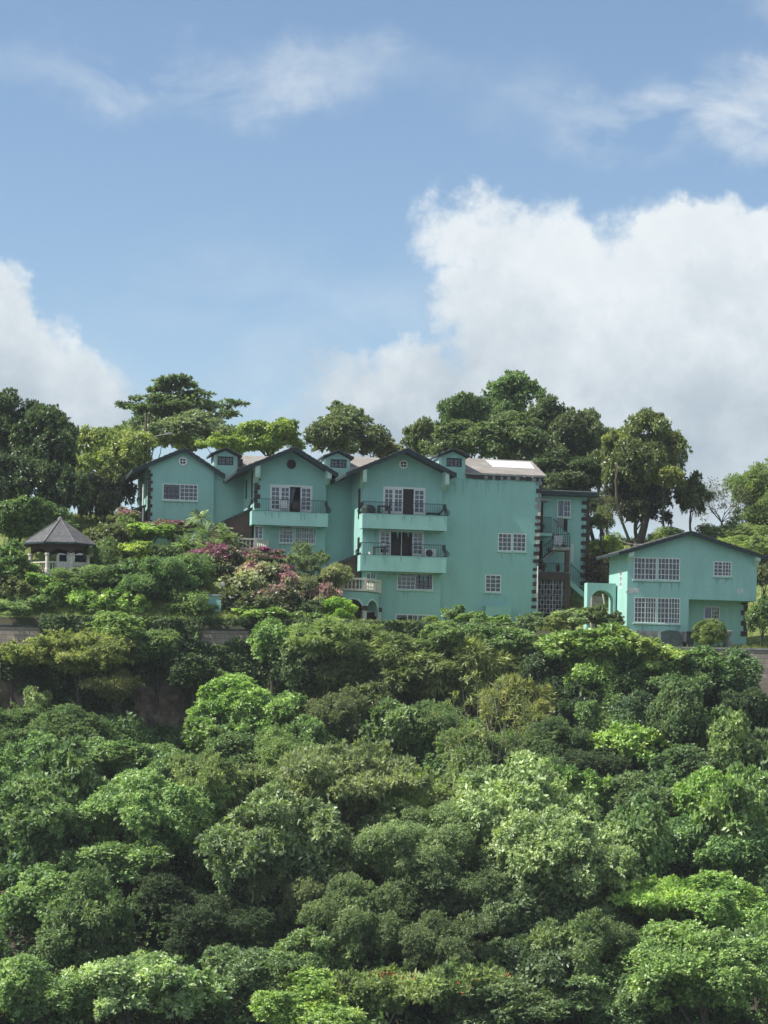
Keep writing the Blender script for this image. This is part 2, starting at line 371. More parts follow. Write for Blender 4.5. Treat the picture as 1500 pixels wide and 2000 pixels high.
def ground(x, y):
    if y < 146.1:
        zw = 29.8 if x < 8 else 29.8+min(1, (x-8)/8)*1.2
        z = lerp_tab(y, [-100, 60, 84, 100, 120, 136, 143, 146.1], [-1.5, -1.5, 1.0, 9.0, 19.5, 26.5, zw-.6, zw])
        if 84 < y < 144: z += 0.9*nz(x, y, 1.3)*min(1, (y-84)/10)*min(1, (144-y)/6)
        return z
    i = 0
    while i < len(BY)-2 and BY[i+1] < y: i += 1
    a, b = BY[i], BY[i+1]; t = max(0, min(1, (y-a)/(b-a)))
    za = lerp_tab(x, XK, BACK[a]); zb = lerp_tab(x, XK, BACK[b])
    z = za+(zb-za)*t
    if y > 150: z += 0.15*nz(x, y, 2.2)
    return z
def make_ground():
    xs = [-4000, -1500, -600, -250, -130, -80]+list(np.arange(-50, 50.1, 1.0))+[80, 130, 250, 600, 1500, 4000]
    ys = [-1500, -300, 0, 40, 60, 75]+list(np.arange(84, 146, 1.5))+[146.05, 146.3]+list(np.arange(147.3, 184, 1.0))+[188, 195, 205, 220, 235, 260, 300, 360, 440, 520, 900, 2500, 6000]
    v = [(x, y, ground(x, y)) for y in ys for x in xs]
    nx = len(xs); f = []; mi = []
    for j in range(len(ys)-1):
        for i in range(nx-1):
            f.append((j*nx+i, j*nx+i+1, (j+1)*nx+i+1, (j+1)*nx+i)); mi.append(1 if (146.2 < ys[j] < 200) else 0)
    me = bpy.data.meshes.new('hillside'); me.from_pydata(v, [], f); me.materials.append(M_soil); me.materials.append(M_lawn)
    me.polygons.foreach_set('material_index', mi); me.polygons.foreach_set('use_smooth', [True]*len(f)); me.update()
    o = bpy.data.objects.new('hillside', me); COL.objects.link(o); o['kind'] = 'structure'
    mb = MB(); mb.add([(-6000, -3000, -.4), (6000, -3000, -.4), (6000, 84, -.4), (-6000, 84, -.4)], [(0, 1, 2, 3)])
    w = mb.build('water', mat('harbour_water', (0.01, 0.05, 0.06), 0.12, 0.5, bump=0.6, bscale=.8)); w['kind'] = 'structure'
make_ground()

# ------------------------------------------------------------------ architecture helpers
def panel(mb, outline, holes, rev=0.16, mi=0):
    loops = [[Vector((x, z, 0)) for x, z in outline]]+[[Vector((a, c, 0)), Vector((a, e, 0)), Vector((b, e, 0)), Vector((b, c, 0))] for a, b, c, e in holes]
    tris = tessellate_polygon(loops)
    flat = [p for l in loops for p in l]
    mb.add([(p.x, 0, p.y) for p in flat], [tuple(t) for t in tris], mi)
    for a, b, c, e in holes:
        q = [(a, c), (b, c), (b, e), (a, e)]
        for i in range(4):
            p, r = q[i], q[(i+1) % 4]
            mb.add([(p[0], 0, p[1]), (r[0], 0, r[1]), (r[0], rev, r[1]), (p[0], rev, p[1])], [(0, 1, 2, 3)], mi)
def front(d): return lambda a, dp, z: (a, d+dp, z)
def side(u): return lambda a, dp, z: (u+dp, a, z)

DR = random.Random(21)
def drips(parent, fn, x0, x1, z, n, ln):
    """rain stains with ragged ends running down from a ledge"""
    m = MB(fn); k = max(6, int((x1-x0)/.05)); pk = [(x0+(x1-x0)*DR.random(), .03+.06*DR.random(), ln*(.2+.8*DR.random())) for _ in range(n)]
    ls = [.03+.05*DR.random()+max(l*max(0, 1-abs(x0+(x1-x0)*i/k-c)/w)**.7 for c, w, l in pk) for i in range(k+1)]
    vs = [p for i in range(k+1) for p in ((x0+(x1-x0)*i/k, -.004, z), (x0+(x1-x0)*i/k, -.004, z-ls[i]))]
    m.add(vs, [(2*i, 2*i+1, 2*i+3, 2*i+2) for i in range(k)])
    return m.build('rain_stain', M_stain, parent)
def curtain(mb, a0, a1, z0, z1, dp, swag=0):
    n = max(4, int((a1-a0)/0.09))
    vs = []
    for i in range(n+1):
        t = i/n; x = a0+(a1-a0)*t; o = dp+0.05*math.sin(i*2.4)
        xb = x if not swag else (a0+(a1-a0)*t*0.45 if swag < 0 else a1-(a1-a0)*(1-t)*0.45)
        vs += [(x, o, z1), ((x+xb)/2 if swag else x, o, z0+(z1-z0)*.5), (xb, o, z0)]
    fs = []
    for i in range(n):
        for k in range(2): fs.append((i*3+k, i*3+k+1, i*3+3+k+1, i*3+3+k))
    mb.add(vs, fs)
def window(parent, fn, a0, a1, z0, z1, bays, fr=0.065, mu=0.034, inset=0.05, label=None, name='window', room=True, frame_mat=None):
    """bays: (f0, f1, cols, rows, style) style: white | dark | open, + optional curtain letters c (sheer), d (dark drape), s (swag)"""
    A = MB(fn); fm = frame_mat or M_white; gls = []
    p0, p1 = inset-0.05, inset+0.05
    A.box(a0, a1, p0, p1, z0, z0+fr); A.box(a0, a1, p0, p1, z1-fr, z1)
    A.box(a0, a0+fr, p0, p1, z0+fr, z1-fr); A.box(a1-fr, a1, p0, p1, z0+fr, z1-fr)
    dk = MB(fn); cu = MB(fn); dr = MB(fn)
    w = a1-a0
    for (f0, f1, cols, rows, st) in bays:
        b0, b1 = a0+w*f0, a0+w*f1
        if f0 > 0: A.box(b0-fr*.45, b0+fr*.45, p0+.003, p1-.003, z0+fr, z1-fr)
        tgt = dk if 'dark' in st else A
        for i in range(1, cols):
            x = b0+(b1-b0)*i/cols; tgt.box(x-mu/2, x+mu/2, p0+.01, p1-.03, z0+fr, z1-fr)
        for j in range(1, rows):
            z = z0+(z1-z0)*j/rows; tgt.box(b0+fr*.5, b1-fr*.5, p0+.012, p1-.032, z-mu/2, z+mu/2)
        if 'open' not in st: gl = MB(fn); gls.append(gl); gl.box(b0+fr*.5, b1-fr*.5, p1-.028, p1-.022, z0+fr*.5, z1-fr*.5)
        k = st.split('+')[1] if '+' in st else ''
        if 'c' in k: curtain(cu, b0, b1, z0, z1, inset+.25)
        if 'l' in k: curtain(cu, b0, b0+(b1-b0)*.5, z0, z1, inset+.3, -1)
        if 'r' in k: curtain(cu, b1-(b1-b0)*.5, b1, z0, z1, inset+.3, 1)
        if 'd' in k: curtain(dr, b0, b1, z0, z1, inset+.25)
        if 'm' in k: dr.box(b0+.02, b1-.02, inset+.10, inset+.13, z0+.02, z1-.02)
    o = A.build(name, fm, parent)
    if label: o['label'] = label
    for gl in gls: gl.build('pane', M_glass, o)
    if dk.v: dk.build('burglar_bars', M_blkq, o)
    if cu.v: cu.build('curtain', M_curt, o)
    if dr.v: dr.build('drape', M_redw if any('m' in b[4].split('+')[-1] and '+' in b[4] for b in bays) else M_curtd, o)
    if room and name == 'window':
        sl_ = MB(fn); sl_.box(a0-.08, a1+.08, -.09, -.003, z0-.10, z0-.02); sl_.build('sill', M_pale, o)
        drips(parent, fn, a0-.05, a1+.05, z0-.10, 5, .8)
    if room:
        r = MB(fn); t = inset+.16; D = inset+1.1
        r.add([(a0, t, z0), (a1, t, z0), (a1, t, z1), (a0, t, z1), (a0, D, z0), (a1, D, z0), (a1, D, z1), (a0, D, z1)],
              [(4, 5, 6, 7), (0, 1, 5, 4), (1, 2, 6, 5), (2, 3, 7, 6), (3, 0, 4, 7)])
        r.build('dark_room_box', M_dark, o)  # near-black box, the room's darkness is in its colour
    return o
def door_leafs(parent, fn, a0, a1, z0, z1, leaves, name='french_door', label=None):
    """leaves: (f0, f1, kind) kind glass | open | drape"""
    fr = 0.09; A = MB(fn); gls = []; cus = []; dr = MB(fn); w = a1-a0
    A.box(a0-.05, a1+.05, -.03, .10, z1-.12, z1); A.box(a0-.05, a0, -.03, .10, z0, z1-.12); A.box(a1, a1+.05, -.03, .10, z0, z1-.12)
    for f0, f1, k in leaves:
        b0, b1 = a0+w*f0+.004, a0+w*f1-.004
        if k == 'glass':
            A.box(b0, b0+fr, .0, .06, z0, z1-.12); A.box(b1-fr, b1, .0, .06, z0, z1-.12)
            A.box(b0+fr, b1-fr, .0, .06, z1-.12-fr, z1-.12); A.box(b0+fr, b1-fr, .0, .06, z0, z0+.3)
            mx = (b0+b1)/2; A.box(mx-.022, mx+.022, .012, .045, z0+.3, z1-.12-fr)
            for j in range(1, 5):
                z = z0+.3+(z1-.12-fr-z0-.3)*j/5; A.box(b0+fr, b1-fr, .014, .043, z-.02, z+.02)
            gl = MB(fn); gls.append(gl); gl.box(b0+fr*.6, b1-fr*.6, .030, .036, z0+.25, z1-.16)
            cu = MB(fn); cus.append(cu); curtain(cu, b0, b1, z0, z1-.12, .3)
        elif k == 'drape': curtain(dr, b0, b1, z0, z1-.12, .3); A.box(b0-.02, b0+.02, .0, .06, z0, z1-.12)
        elif k == 'swag':
            cu = MB(fn); cus.append(cu); curtain(cu, b0, b0+(b1-b0)*.6, z0+.8, z1-.12, .35, -1)
        elif k == 'screen': dr.box(b0, b1, .02, .035, z0, z1-.12)
    o = A.build(name, M_white, parent)
    if label: o['label'] = label
    for gl in gls: gl.build('pane', M_glass, o)
    for cu in cus: cu.build('curtain', M_curt, o)
    if dr.v: dr.build('drape', M_curtd, o)
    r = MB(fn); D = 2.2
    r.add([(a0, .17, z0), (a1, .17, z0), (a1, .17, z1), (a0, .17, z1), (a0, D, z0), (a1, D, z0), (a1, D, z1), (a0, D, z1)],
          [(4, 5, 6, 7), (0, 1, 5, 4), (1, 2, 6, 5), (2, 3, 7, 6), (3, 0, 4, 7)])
    r.build('dark_room_box', M_dark, o)  # dark box behind the leaves, unlit interior put into its colour
    return o
def gable_roof(parent, ax, az, xl, xr, pitch, d0, d1, th=0.22, pr=None, name='roof', par2=None, trim=True):
    """two sloping slabs meeting at the ridge ax, az"""
    pr = pr or pitch
    mb = MB(); tr = MB()
    for x, p in ((xl, pitch), (xr, pr)):
        s = 1 if x > ax else -1
        ze = az-abs(x-ax)*p
        n = max(3, int((d1-d0)/0.6))
        q = [(ax, az), (x, ze), (x, ze-th), (ax, az-th)]
        # top, soffit, ends
        mb.add([(ax, d0, az), (x, d0, ze), (x, d1, ze), (ax, d1, az)], [(0, 1, 2, 3)] if s < 0 else [(3, 2, 1, 0)], 0)
        mb.add([(ax, d0, az-th), (x, d0, ze-th), (x, d1, ze-th), (ax, d1, az-th)], [(3, 2, 1, 0)] if s < 0 else [(0, 1, 2, 3)], 1)
        mb.add([(a, d0, b) for a, b in q], [(0, 1, 2, 3)], 2); mb.add([(a, d1, b) for a, b in q], [(0, 1, 2, 3)], 2)
        mb.add([(x, d0, ze), (x, d1, ze), (x, d1, ze-th), (x, d0, ze-th)], [(0, 1, 2, 3)], 2)
        # rough shingle edge along the rake, row by row
        L = math.hypot(x-ax, az-ze); k = int(L/0.42); rnd = random.Random(int(ax*100))
        for i in range(k):
            t0, t1 = i/k, (i+1)/k; h = .035+.03*rnd.random()
            xa, xb = ax+(x-ax)*t0, ax+(x-ax)*t1; za, zb = az-(az-ze)*t0, az-(az-ze)*t1
            mb.add([(xa, d0-.05, za+.01), (xb, d0-.05, zb+h), (xb, d1, zb+h), (xa, d1, za+.01), (xb, d0-.05, zb-.02), (xb, d1, zb-.02), (xa, d0-.05, za-.04)],
                   [(0, 1, 2, 3), (1, 4, 5, 2), (0, 6, 4, 1)], 0)
        if trim:
            tr.prism([(ax, az-th*.45), (x, ze-th*.45), (x, ze-th-.09), (ax, az-th-.09)], d0-.03, d0+.05)
    o = mb.build(name, [M_roof, M_soff, M_fasc], par2 or parent)
    if trim: tr.build('barge_board', M_fasc, o)
    return o
def roundel(parent, x, z, d, r, m1, m2):
    a = MB(); n = 20
    for i in range(n):
        t0, t1 = 2*math.pi*i/n, 2*math.pi*(i+1)/n; ri = r*.66
        P = [(x+q*math.cos(t), dd, z+q*math.sin(t)) for t in (t0, t1) for q in (ri, r) for dd in (d-.07, d)]
        a.add(P, [(0, 2, 6, 4), (2, 3, 7, 6), (0, 4, 5, 1)])
    a.box(x-.03, x+.03, d-.055, d-.01, z-r*.7, z+r*.7); a.box(x-r*.7, x+r*.7, d-.057, d-.012, z-.03, z+.03)
    o = a.build('round_window', m1, parent)
    b = MB(); b.add([(x+r*.7*math.cos(2*math.pi*i/n), d-.008, z+r*.7*math.sin(2*math.pi*i/n)) for i in range(n)], [tuple(range(n))])
    b.build('pane', m2, o); return o
def quoins(parent, x, d, z0, z1, w=0.34, mats=(None, None), step=0.30, flip=1, sidew=0.3):
    """alternating long and short stones wrapped round a wall corner; flip=+1: stones run to +x from the corner"""
    a = MB(); i = 0; z = z0; rnd = random.Random(int(x*37+d))
    while z < z1-.05:
        h = min(step*(.85+.3*rnd.random()), z1-z); ww = (w if i % 2 == 0 else w*.55)*(.9+.25*rnd.random())
        xa, xb = (x-.03, x+ww) if flip > 0 else (x-ww, x+.03)
        a.box(xa, xb, d-.05, d+sidew*(1 if i % 2 else .6), z+.015, z+h-.015, 0 if (i % 2 == 0 or rnd.random() < .25) else 1)
        z += h; i += 1
    return a.build('quoins', [mats[0] or M_blkq, mats[1] or M_blkq], parent)
def railing(parent, x0, x1, z0, h, d, dret, bow=0.16, left=True, right=True):
    """wrought iron balcony rail with bellied balusters"""
    a = MB()
    def bal(x, y, ox, oy):
        a.tube([(x, y, z0), (x+ox*bow*.8, y+oy*bow*.8, z0+h*.16), (x+ox*bow, y+oy*bow, z0+h*.36), (x+ox*bow*.35, y+oy*bow*.35, z0+h*.62), (x, y, z0+h*.8), (x, y, z0+h)], .014, 4, cap=False)
    n = int((x1-x0)/.125)
    for i in range(n+1): bal(x0+(x1-x0)*i/n, d, 0, -.35)
    m = max(2, int((dret-d)/.14))
    for i in range(1, m+1):
        y = d+(dret-d)*i/m
        if left: bal(x0, y, -1, 0)
        if right: bal(x1, y, 1, 0)
    for z, r in ((z0+h, .028), (z0+.03, .02)):
        a.tube([(x0, dret, z), (x0, d, z), (x1, d, z), (x1, dret, z)], r, 4)
    for x, s in ((x0, -1), (x1, 1)):   # thick scrolls at the ends
        for y in (d, d+.35, d+.7):
            a.tube([(x, y, z0+.02), (x+s*.24, y, z0+h*.12), (x+s*.30, y, z0+h*.32), (x+s*.14, y, z0+h*.52), (x, y, z0+h*.66), (x-s*.02, y, z0+h)], .028, 4)
    return a.build('railing', M_iron, parent)
def balustrade(parent, pts, z0, h, rad=.075, sp=.30):
    a = MB()
    prof = [(.05, 0), (.05, .06), (.03, .1), (rad, h*.32), (rad*.8, h*.45), (.03, h*.68), (.05, h*.75), (.05, h*.8)]
    for (xa, ya), (xb, yb) in zip(pts[:-1], pts[1:]):
        L = math.hypot(xb-xa, yb-ya); n = max(1, round(L/sp)); dx, dy = (xb-xa)/L, (yb-ya)/L; px, py = -dy*.1, dx*.1
        for za, zb in ((z0-.08, z0+.06), (z0+h*.84, z0+h)):
            a.prism([(xa-px, ya-py), (xb-px, yb-py), (xb+px, yb+py), (xa+px, ya+py)], za, zb, 'z')
        for i in range(n):
            t = (i+.5)/n; a.lathe(xa+(xb-xa)*t, ya+(yb-ya)*t, [(r, z0+.06+z) for r, z in prof], 6)
    for x, y in pts: a.box(x-.11, x+.11, y-.11, y+.11, z0-.085, z0+h+.03)
    return a.build('balustrade', M_cream, parent)
def arch_wall(mb, x0, x1, z0, z1, cx, hw, zs, t=.25, seg=14, mi=0):
    """wall slab with a round-headed opening centred cx, half width hw, springing at zs, thickness t (mb.fn places it)"""
    arc = [(cx+hw*math.cos(math.pi*i/seg), zs+hw*math.sin(math.pi*i/seg)) for i in range(seg+1)]
    out = [(x0, z0), (x0, z1), (x1, z1), (x1, z0), (cx+hw, z0)]+arc+[(cx-hw, z0)]
    tri = tessellate_polygon([[Vector((a, b, 0)) for a, b in out]])
    for y in (0, t): mb.add([(a, y, b) for a, b in out], [tuple(q) for q in tri], mi)
    n = len(out)
    mb.add([(a, 0, b) for a, b in out]+[(a, t, b) for a, b in out], [(i, (i+1) % n, n+(i+1) % n, n+i) for i in range(n)], mi)
    return arc
def cupola(parent, f, d, pxl, pxr, ptop, pbot, pax, pay, pex0, pex1, pey, win):
    x0, x1 = f.U(pxl, 900, d), f.U(pxr, 900, d); zb = f.Z(pxl, pbot, d); ze = f.Z((pxl+pxr)/2, pey, d)
    ax, az = f.L(pax, pay, d-.35); xl, xr = f.U(pex0, 890, d-.35), f.U(pex1, 890, d-.35)
    p = (az-f.Z(pex0, pey, d-.35))/max(.1, ax-xl)
    D = d+1.9
    w = MB(front(d)); wx0, wz1 = f.L(win[0], win[2], d); wx1, wz0 = f.U(win[1], win[2], d), f.Z(win[0], win[3], d)
    ztl, ztr = az-.2-(ax-x0)*p, az-.2-(x1-ax)*p
    panel(w, [(x0, zb), (x1, zb), (x1, ztr), (ax, az-.2), (x0, ztl)], [(wx0, wx1, wz0, wz1)])
    w.add([(x0, 0, zb), (x0, 1.9, zb), (x0, 1.9, ztl), (x0, 0, ztl)], [(0, 1, 2, 3)])
    w.add([(x1, 0, zb), (x1, 1.9, zb), (x1, 1.9, ztr), (x1, 0, ztr)], [(0, 1, 2, 3)])
    w.add([(x0, 1.9, zb), (x1, 1.9, zb), (x1, 1.9, ztr), (ax, 1.9, az-.2), (x0, 1.9, ztl)], [(0, 1, 2, 3, 4)])
    o = w.build('cupola', M_teal, parent)
    c = MB(); c.box(x0-.02, x0+.17, d-.04, d-.003, zb, ztl); c.build('corner_board', M_pale, o)
    gable_roof(o, ax, az, xl, xr, p, d-.45, D+.4, .12, trim=False, name='cupola_roof')
    window(o, front(d), wx0, wx1, wz0, wz1, [(0, .5, 2, 2, 'dark+d'), (.5, 1, 2, 2, 'dark+d')], fr=.08, name='cupola_window', frame_mat=M_iron)
    return o
def main_roof(parent, f, d, x0, x1, ze, rise, run, m=None, name='main_roof', over=0.15):
    a = MB(); t = .14
    a.add([(x0, d-over, ze), (x1, d-over, ze), (x1, d+run, ze+rise), (x0, d+run, ze+rise)], [(0, 1, 2, 3)], 0)
    a.add([(x0, d+run, ze+rise), (x1, d+run, ze+rise), (x1, d+2*run, ze), (x0, d+2*run, ze)], [(0, 1, 2, 3)], 0)
    a.add([(x0, d-over, ze-t), (x1, d-over, ze-t), (x1, d+run, ze+rise-t), (x0, d+run, ze+rise-t)], [(3, 2, 1, 0)], 1)
    a.add([(x0, d+run, ze+rise-t), (x1, d+run, ze+rise-t), (x1, d+2*run, ze-t), (x0, d+2*run, ze-t)], [(3, 2, 1, 0)], 1)
    a.add([(x0, d-over, ze-t), (x1, d-over, ze-t), (x1, d-over, ze), (x0, d-over, ze)], [(0, 1, 2, 3)], 2)
    for x in (x0, x1):
        a.add([(x, d-over, ze-t), (x, d-over, ze), (x, d+run, ze+rise), (x, d+run, ze+rise-t)], [(0, 1, 2, 3)], 2)
        a.add([(x, d+2*run, ze-t), (x, d+2*run, ze), (x, d+run, ze+rise), (x, d+run, ze+rise-t)], [(0, 1, 2, 3)], 2)
    return a.build(name, [M_shing, M_soff, M_conc], parent)

FB = Frame(960, 157.6, TH, 0)
def sub_frame(px, d, z0):
    x, _ = FB.L(px, 1150, d); p = FB.world(x, d, 0); f = Frame(px, 150, TH, z0); f.O = Vector((p.x, p.y, 0)); return f

def bay_house(cfg):
    f = sub_frame(cfg['xl'], cfg['D'], cfg['z0'])
    root = empty('terraced_house', (f.O.x, f.O.y, f.z0), TH, label=cfg['label'], cat='house', group='joined gabled houses of the turquoise terrace')
    ov = cfg['ov']
    xl, xr = 0.0, f.U(cfg['xr'], 1000)
    ax, az = f.L(cfg['apex'][0], cfg['apex'][1], -ov)
    rl, rr = f.U(cfg['rl'], 930, -ov), f.U(cfg['rr'][0], cfg['rr'][1], -ov)
    p = (az-f.Z(cfg['rr'][0], cfg['rr'][1], -ov))/(rr-ax); pl = cfg.get('pl', p)
    dep = cfg['dep']
    zl, zr = az-.24-(ax-xl)*pl, az-.24-(xr-ax)*p
    gable_roof(root, ax, az, rl, rr, pl, -ov, dep+2.5, pr=p)
    holes = []
    for (a, b, c, e) in cfg['holes']:
        x0, z1 = f.L(a, c); holes.append((x0, f.U(b, c), f.Z(a, e), z1))
    w = MB(front(0)); panel(w, [(xl, -3), (xr, -3), (xr, zr), (ax, az-.24), (xl, zl)], holes)
    # left flank with its own openings, back and right flank
    fh = cfg.get('flank', [])
    w.fn = side(xl); panel(w, [(0, -3), (0, zl), (dep+2.2, zl), (dep+2.2, -3)], fh)
    w.fn = None
    w.add([(xr, 0, -3), (xr, dep+2.2, -3), (xr, dep+2.2, zr), (xr, 0, zr)], [(0, 1, 2, 3)])
    w.add([(xl, dep+2.2, -3), (xr, dep+2.2, -3), (xr, dep+2.2, zr), (ax, dep+2.2, az-.24), (xl, dep+2.2, zl)], [(0, 1, 2, 3, 4)])
    w.build('wall', M_teal, root)
    for a0, a1, z0, z1 in fh:
        window(root, side(xl), a0, a1, z0, z1, [(0, 1, 2, 3, 'dark+d')], name='side_window', frame_mat=M_blkq)
    return f, root, holes, (xl, xr, ax, az, rl, rr, p, zl, zr)

# --- house 3: the tall one with two balconies and the wide blank wall ---
f3, H3, h3, g3 = bay_house(dict(xl=706, xr=863, D=0, z0=37.0, ov=1.25, apex=(796, 875), rl=676, rr=(892, 925), pl=.44, dep=4.8,
    label='tall turquoise house with two stacked balconies and a wide blank wall', holes=[(750, 830, 950, 1006), (742, 827, 1034, 1087), (776, 846, 1118, 1151), (773, 845, 1199, 1226), (715, 735, 1118, 1140)],
    flank=[(1.0, 1.9, 7.9, 10.1), (1.0, 1.9, 4.6, 6.6)]))
R3 = 0.4
def bracket(root, f, px0, px1, py0, py1, ov, m=None):
    a = MB(); x0, x1 = f.U(px0, py0, -ov), f.U(px1, py0, -ov); z1, z0 = f.Z(px0, py0, -ov), f.Z(px0, py1, -ov)
    a.prism([(-ov, z1+.1), (0, z1+.1), (0, z0-.35), (-ov*.5, z0-.1), (-ov, z0)], x0, x1, 'x'); return a.build('bracket', M_pale, root)
def balcony(root, f, px0, px1, pt, pb, pr, d=-1.25, flank=True):
    x0, x1 = f.U(px0, pt, d), f.U(px1, pt, d); z1, z0 = f.Z(px0, pt, d), f.Z(px0, pb, d)
    a = MB(); xi = x0+.02
    a.box(x0, x1, d, d+.14, z0, z1); a.box(x0, x0+.14, d+.14, -.003, z0, z1); a.box(x1-.14, x1, d+.14, -.003, z0, z1)
    a.box(x0+.14, x1-.14, d+.14, -.003, z1-.30, z1-.10)
    o = a.build('balcony', M_teal_lit, root)  # lighter colour carries the sun the parapet catches
    drips(o, front(d), x0+.1, x1-.1, z1-.02, 9, .7); drips(root, front(0), x0+1.0, x1-.3, z0-.05, 7, .9)
    railing(o, x0+.06, x1-.06, z1, f.Z(px0, pr, d)-z1, d+.08, -.1)
    return o, x0, x1, z1-.10, z1
B31 = balcony(H3, f3, 708, 873, 1002, 1031, 979)
B31[0]['label'] = 'upper balcony of the tall house'
B32 = balcony(H3, f3, 704, 872, 1083, 1114, 1059)
B32[0]['label'] = 'lower balcony of the tall house'
bracket(H3, f3, 709.5, 717, 913, 941, 1.2); bracket(H3, f3, 871, 878, 919, 946, 1.2)
rx, rz = f3.L(788, 907); roundel(H3, rx, rz, 0, .33, M_white, M_dark)
a, b, c, e = h3[0]; door_leafs(H3, front(0), a, b, c, e, [(0, .24, 'glass'), (.24, .47, 'glass'), (.47, .73, 'screen'), (.73, 1, 'glass')])
a, b, c, e = h3[1]; door_leafs(H3, front(0), a, b, c, e, [(0, .25, 'glass'), (.25, .5, 'drape'), (.5, .75, 'drape'), (.75, 1, 'glass')])
a, b, c, e = h3[2]; window(H3, front(0), a, b, c, e, [(0, .5, 4, 4, 'white+c'), (.5, 1, 4, 4, 'dark+m')])
a, b, c, e = h3[3]; window(H3, front(0), a, b, c, e, [(0, .32, 1, 1, 'dark+m'), (.32, .6, 2, 2, 'white+d'), (.6, 1, 3, 2, 'white+c')])
a, b, c, e = h3[4]; window(H3, front(0), a, b, c, e, [(0, .45, 1, 1, 'dark+d'), (.45, 1, 2, 2, 'white+c')])
# wide blank wall
d = R3; xl, xr, ax, az, rl, rr, pp, zl, zr = g3
x1 = f3.U(1047, 1080, d); zt = f3.Z(980, 931, d); zt2 = zt
w = MB(front(d))
hs = []
for q in ((973, 1000, 1041, 1076), (1001.5, 1028, 1041.5, 1076.5), (948, 979, 1122, 1156)):
    X0, Z1 = f3.L(q[0], q[2], d); hs.append((X0, f3.U(q[1], q[2], d), f3.Z(q[0], q[3], d), Z1))
panel(w, [(xr, -3), (x1, -3), (x1+.25, zt), (xr, zt)], hs)
w.fn = None
w.add([(x1, d, -3), (x1, 9, -3), (x1+.25, 9, zt), (x1+.25, d, zt)], [(0, 1, 2, 3)])
w.add([(xr, 9, -3), (x1, 9, -3), (x1, 9, zt), (xr, 9, zt)], [(0, 1, 2, 3)])
w.build('blank_wall', M_teal, H3)
a, b, c, e = hs[0]; window(H3, front(d), a, b, c, e, [(0, 1, 3, 4, 'white+d')])
a, b, c, e = hs[1]; window(H3, front(d), a, b, c, e, [(0, 1, 3, 4, 'white+d')])
a, b, c, e = hs[2]; window(H3, front(d), a, b, c, e, [(0, 1, 3, 4, 'white+l')])
cupola(H3, f3, d-.01, 857.5, 909, 0, 932, 887, 875, 855, 917, 888, (872, 902, 894, 911))
# main roof over the blank wall with its pale repair sheet
ze = f3.Z(985, 925.5, d-.2); xrt = f3.U(1066, 935, d)
mr = main_roof(H3, f3, d, f3.U(908, 925, d), xrt, ze, 1.55, 4.0)
s = MB(); k = 1.55/4.15
def rz_(y): return ze+(y-d+.15)*k
xa, xb = f3.U(956, 908, 3), f3.U(1038, 908, 3)
s.add([(xa, 2.0, rz_(2.0)+.03), (xb, 2.0, rz_(2.0)+.03), (xb+.15, 4.0, rz_(4.0)+.03), (xa-.1, 4.0, rz_(4.0)+.03), (xa, 2.0, rz_(2.0)+.004), (xb, 2.0, rz_(2.0)+.004)], [(0, 1, 2, 3), (4, 5, 1, 0)])
s.build('repair_sheet', mat('new_zinc_sheet', (0.52, 0.52, 0.51), .6, var=.15), mr)
q = MB(); rnd = random.Random(4); X = f3.U(911, 927, d-.1)
while X < x1+.1:
    wd = .18+.22*rnd.random(); q.box(X, X+wd-.02, d-.09, d+.05, zt-.20-.05*rnd.random(), zt+.02, rnd.choice([0, 0, 1])); X += wd
q.build('stone_trim', [M_blkq, M_crmq], H3)
zmid = f3.Z(1045, 1000, d)
def rubble(parent, x, d, z0, z1, mats, seed, lean=0.0, ztot=1.0):
    a = MB(); rnd = random.Random(seed); z = z0; i = 0
    while z < z1:
        h = .22+.12*rnd.random(); o = lean*(z/ztot)
        wl = (.34 if i % 2 else .14)+.06*rnd.random()
        a.box(x+o-wl, x+o+.03, d-.06, d+.25, z+.01, z+h-.01, rnd.choice(mats[1 if i % 2 else 0])); z += h; i += 1
    return a.build('quoins', [M_blkq, M_crmq, M_cream, M_teal_lit], parent)
rubble(H3, x1+.06, d, -1, zmid, ([3, 2, 1], [0, 0, 0]), 7, .25, zt)
rubble(H3, x1+.06, d, zmid, zt-.2, ([1, 1, 0], [1, 0, 1, 0]), 9, .25, zt)
# low arched hood at the foot of the blank wall
a = MB(front(d-.9)); X0, X1 = f3.U(949, 1190, d-.9), f3.U(998, 1190, d-.9); Zt = f3.Z(949, 1183, d-.9)
arch_wall(a, X0, X1, -1, Zt, f3.U(975, 1200, d-.9), .62, f3.Z(975, 1217, d-.9), t=.88)
a.build('arched_hood', M_teal, H3)
drips(H3, front(d), xr+.5, x1-.4, zt-.25, 16, 1.6)
